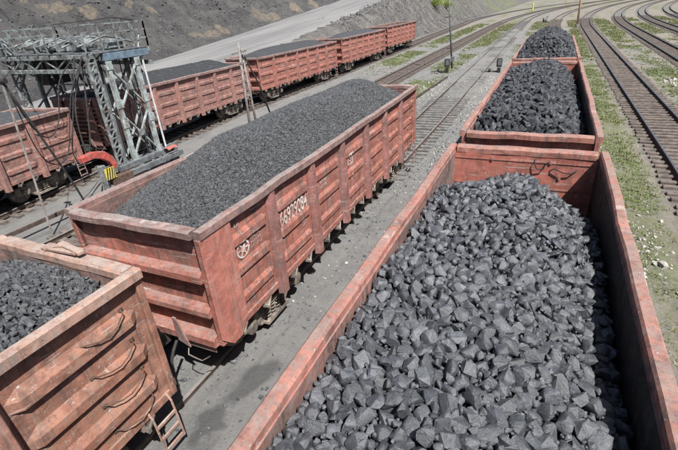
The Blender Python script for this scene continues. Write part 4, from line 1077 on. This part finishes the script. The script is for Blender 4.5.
cable([(-15.15, 8.15, 4.7), (-15.4, 8.6, 3.4), (-15.9, 9.3, 2.9), (-16.2, 10.0, 3.3), (-16.3, 10.6, 4.6), (-16.4, 11.5, 5.3)], 'slack black cable looping from the thin struts up to the gantry')
cable([(-15.15, 8.15, 4.9), (-15.5, 8.5, 2.7), (-16.0, 9.2, 1.9), (-16.3, 10.0, 2.1), (-16.4, 10.9, 4.0), (-16.4, 11.9, 5.35)], 'lower slack black cable looping across the brown wagon side')
cable([(-16.6, 12.0, 5.3), (-16.5, 11.0, 3.6), (-16.35, 10.7, 2.0), (-16.4, 10.75, 1.6), (-16.5, 11.2, 2.4), (-16.7, 12.0, 5.1)], 'bundle of black hose hanging by the end of the brown wagon', .035)
cable([(-16.9, 11.9, 5.3), (-16.7, 10.9, 3.2), (-16.5, 10.3, 2.0), (-16.6, 10.5, 1.3)], 'thin black hose hanging beside the hose bundle at the gantry', .025)
cable([(-15.2, 8.1, 5.0), (-18.3, 10.4, 5.35), (XH, 12.1, 5.9)], 'taut black cable from the thin struts to the far gantry leg', .012)

# ------------------------------------------------------------------ loose stones, grass, rocks, bushes
def stones(name, n, xr, yr, rr_, keep, mat, label, seed, tm=fine_t):
    r_ = np.random.RandomState(seed); x = r_.uniform(*xr, n); y = r_.uniform(*yr, n)
    k = r_.rand(n) < keep(x, y); x, y = x[k], y[k]
    rad = np.clip(np.exp(r_.normal(math.log(rr_), .45, len(x))), .01, .2)
    me = joined(name, np.stack([x, y, ground_z(x, y)+rad*.35], 1), rad, rotmats(len(x), r_), r_.randint(0, len(tm), len(x)), tm)
    o = ob(name, me, mat); tag(o, label, 'stones', None, 'stuff')
offbed = lambda x, y: bed_mask(x, y) < .35
stones('gravel', 26000, (-9.8, -1.9), (6, 58), .024, lambda x, y: np.where(offbed(x, y), .08+.75*pale_mask(x, y), .08), M['pebble'], 'pale gravel scattered between the middle train and the lump coal train', 51)
stones('gravel', 9000, (1.6, 10), (4, 60), .022, lambda x, y: .1+.6*pale_mask(x, y), M['pebble'], 'pale stones scattered on the ground right of the lump coal train', 52)
stones('coal_crumbs', 14000, (-9, -1.9), (0, 30), .017, lambda x, y: .5+0*x, M['coalR'], 'black coal crumbs spilled on the grey ground between the trains', 53)
stones('pale_rubble', 900, (2.4, 4.0), (10.2, 15.2), .026, lambda x, y: .75*np.exp(-((x-3.1)/.42)**2-((y-12.7)/1.4)**2), M['pebble'], 'patch of whitish rubble on the grass right of the nearest wagon', 54)
stones('pale_rubble', 700, (7.6, 9.2), (33, 44), .05, lambda x, y: np.exp(-((x-8.4)/.45)**2-((y-38)/2.6)**2), M['pebble'], 'whitish rubble on the grass between the two right-hand tracks', 55)
def grass(n, seed, hmul=1., mat='grass', sparse=1.):
    r_ = np.random.RandomState(seed)
    y = 4+np.abs(r_.rand(n))**1.3*120; x = r_.uniform(-19, 30, n)
    k = r_.rand(n) < np.clip(grass_mask(x, y)*1.1*(1-.85*bed_mask(x, y))*np.clip((fbm(x*1.1, y*.9, 4)-.3)*3, 0, 1)*sparse, 0, 1); x, y = x[k], y[k]; n = len(x)
    z = ground_z(x, y); V = []; 
    for b_ in range(4):
        a = r_.uniform(0, 2*math.pi, n); h = hmul*r_.uniform(.02, .07, n)*(1+y/110); wd = (.007+.007*r_.rand(n))*(1+y/30); ln = r_.uniform(.03, .11, n)
        ox, oy = r_.uniform(-.07, .07, n), r_.uniform(-.07, .07, n)
        bx, by_ = x+ox, y+oy
        V += [np.stack([bx-wd*np.sin(a), by_+wd*np.cos(a), z-.01], 1), np.stack([bx+wd*np.sin(a), by_-wd*np.cos(a), z-.01], 1), np.stack([bx+ln*np.cos(a), by_+ln*np.sin(a), z+h], 1)]
    Vs = np.concatenate([np.stack(V[3*i:3*i+3], 1).reshape(-1, 3) for i in range(4)])
    me = np_mesh('grass', Vs, np.arange(len(Vs)).reshape(-1, 3)); return ob('grass', me, M[mat])
tag(grass(90000, 62, 2.6, 'dry_grass', .5), 'taller dry straw-coloured stems standing among the short grass', 'dry grass', kind='stuff')
tag(grass(620000, 61), 'short sparse spring grass in strips between the tracks', 'grass', kind='stuff')
def bank_rubble(n, seed):
    r_ = np.random.RandomState(seed); y = r_.uniform(-5, 130, n); d = np.abs(r_.normal(0, 9, n))+r_.uniform(0, 1, n); x = xfoot(y)-d
    rad = np.clip(np.exp(r_.normal(math.log(.065), .5, n)), .03, .28)
    me = joined('bank_rubble', np.stack([x, y, bank_z(x, y)+rad*.1], 1), rad, rotmats(n, r_), r_.randint(0, 8, n), fine_t[:8])
    o = ob('bank_rubble', me, M['slagstone']); tag(o, 'dark loose rubble lying on the slag bank', 'rubble', None, 'stuff')
    y = r_.uniform(60, 170, n//2); x = r_.uniform(-36, -23.2, n//2); rad = rad[:n//2]
    me = joined('slope_rubble', np.stack([x, y, ground_z(x, y)+rad*.1], 1), rad, rotmats(n//2, r_), r_.randint(0, 8, n//2), fine_t[:8])
    o = ob('slope_rubble', me, M['slagstone']); tag(o, 'dark loose rubble on the side slope of the haul road', 'rubble', None, 'stuff')
M['slagstone'] = plain('slag_stone', (.085, .085, .09), .95, var=.6, scale=.7)
bank_rubble(14000, 71)
def bush(x, y, z, s, label, seed):
    rr = np.random.RandomState(seed); t_ = thing('bush', label, 'bush', (x, y, z), 0)
    b = MB()
    for k in range(7):
        a = rr.uniform(0, 6.28); b.tube([(0, 0, 0), (s*.3*math.cos(a), s*.3*math.sin(a), s*.5), (s*.7*math.cos(a), s*.7*math.sin(a), s*rr.uniform(.7, 1.1))], [.08*s/2, .05*s/2, .02], 5)
    ob('stem', b.mesh('stem'), M['pole_wood'], t_)
    n = 3200; c0 = rr.normal(size=(14, 3))*np.array([.42, .42, .28])*s+np.array([0, 0, .75*s])
    p = c0[rr.randint(0, 14, n)]+rr.normal(size=(n, 3))*.17*s; p[:, 2] = np.abs(p[:, 2]); q = rotmats(n, rr); l = rr.uniform(.03, .06, n)*s
    tri = np.array([(-.5, 0, 0), (.5, 0, 0), (.5, 1, .1), (-.5, 1, .1)])
    V = np.einsum('nij,kj->nki', q, tri)*l[:, None, None]+p[:, None, :]
    ob('foliage', np_mesh('foliage', V.reshape(-1, 3), np.arange(4*n).reshape(-1, 4)), M['leaf'], t_)
tm = NT('bright_leaf'); tm.set('Base Color', tm.mix(tm.n('ShaderNodeNewGeometry').outputs['Random Per Island'], (.16, .22, .04), (.3, .36, .1))); tm.set('Roughness', .6); M['leaf'] = tm.m
for bx, by2, bs, lab, sd in ((-28.1, 119.7, 2.4, 'bright green bush on the slope at the top, left of the thin pole', 1), (-27.8, 131, 1.7, 'smaller green bush on the slope behind the bright one at the top', 2)):
    bush(bx, by2, float(ground_z(np.array(bx), np.array(float(by2)))), bs, lab, sd)
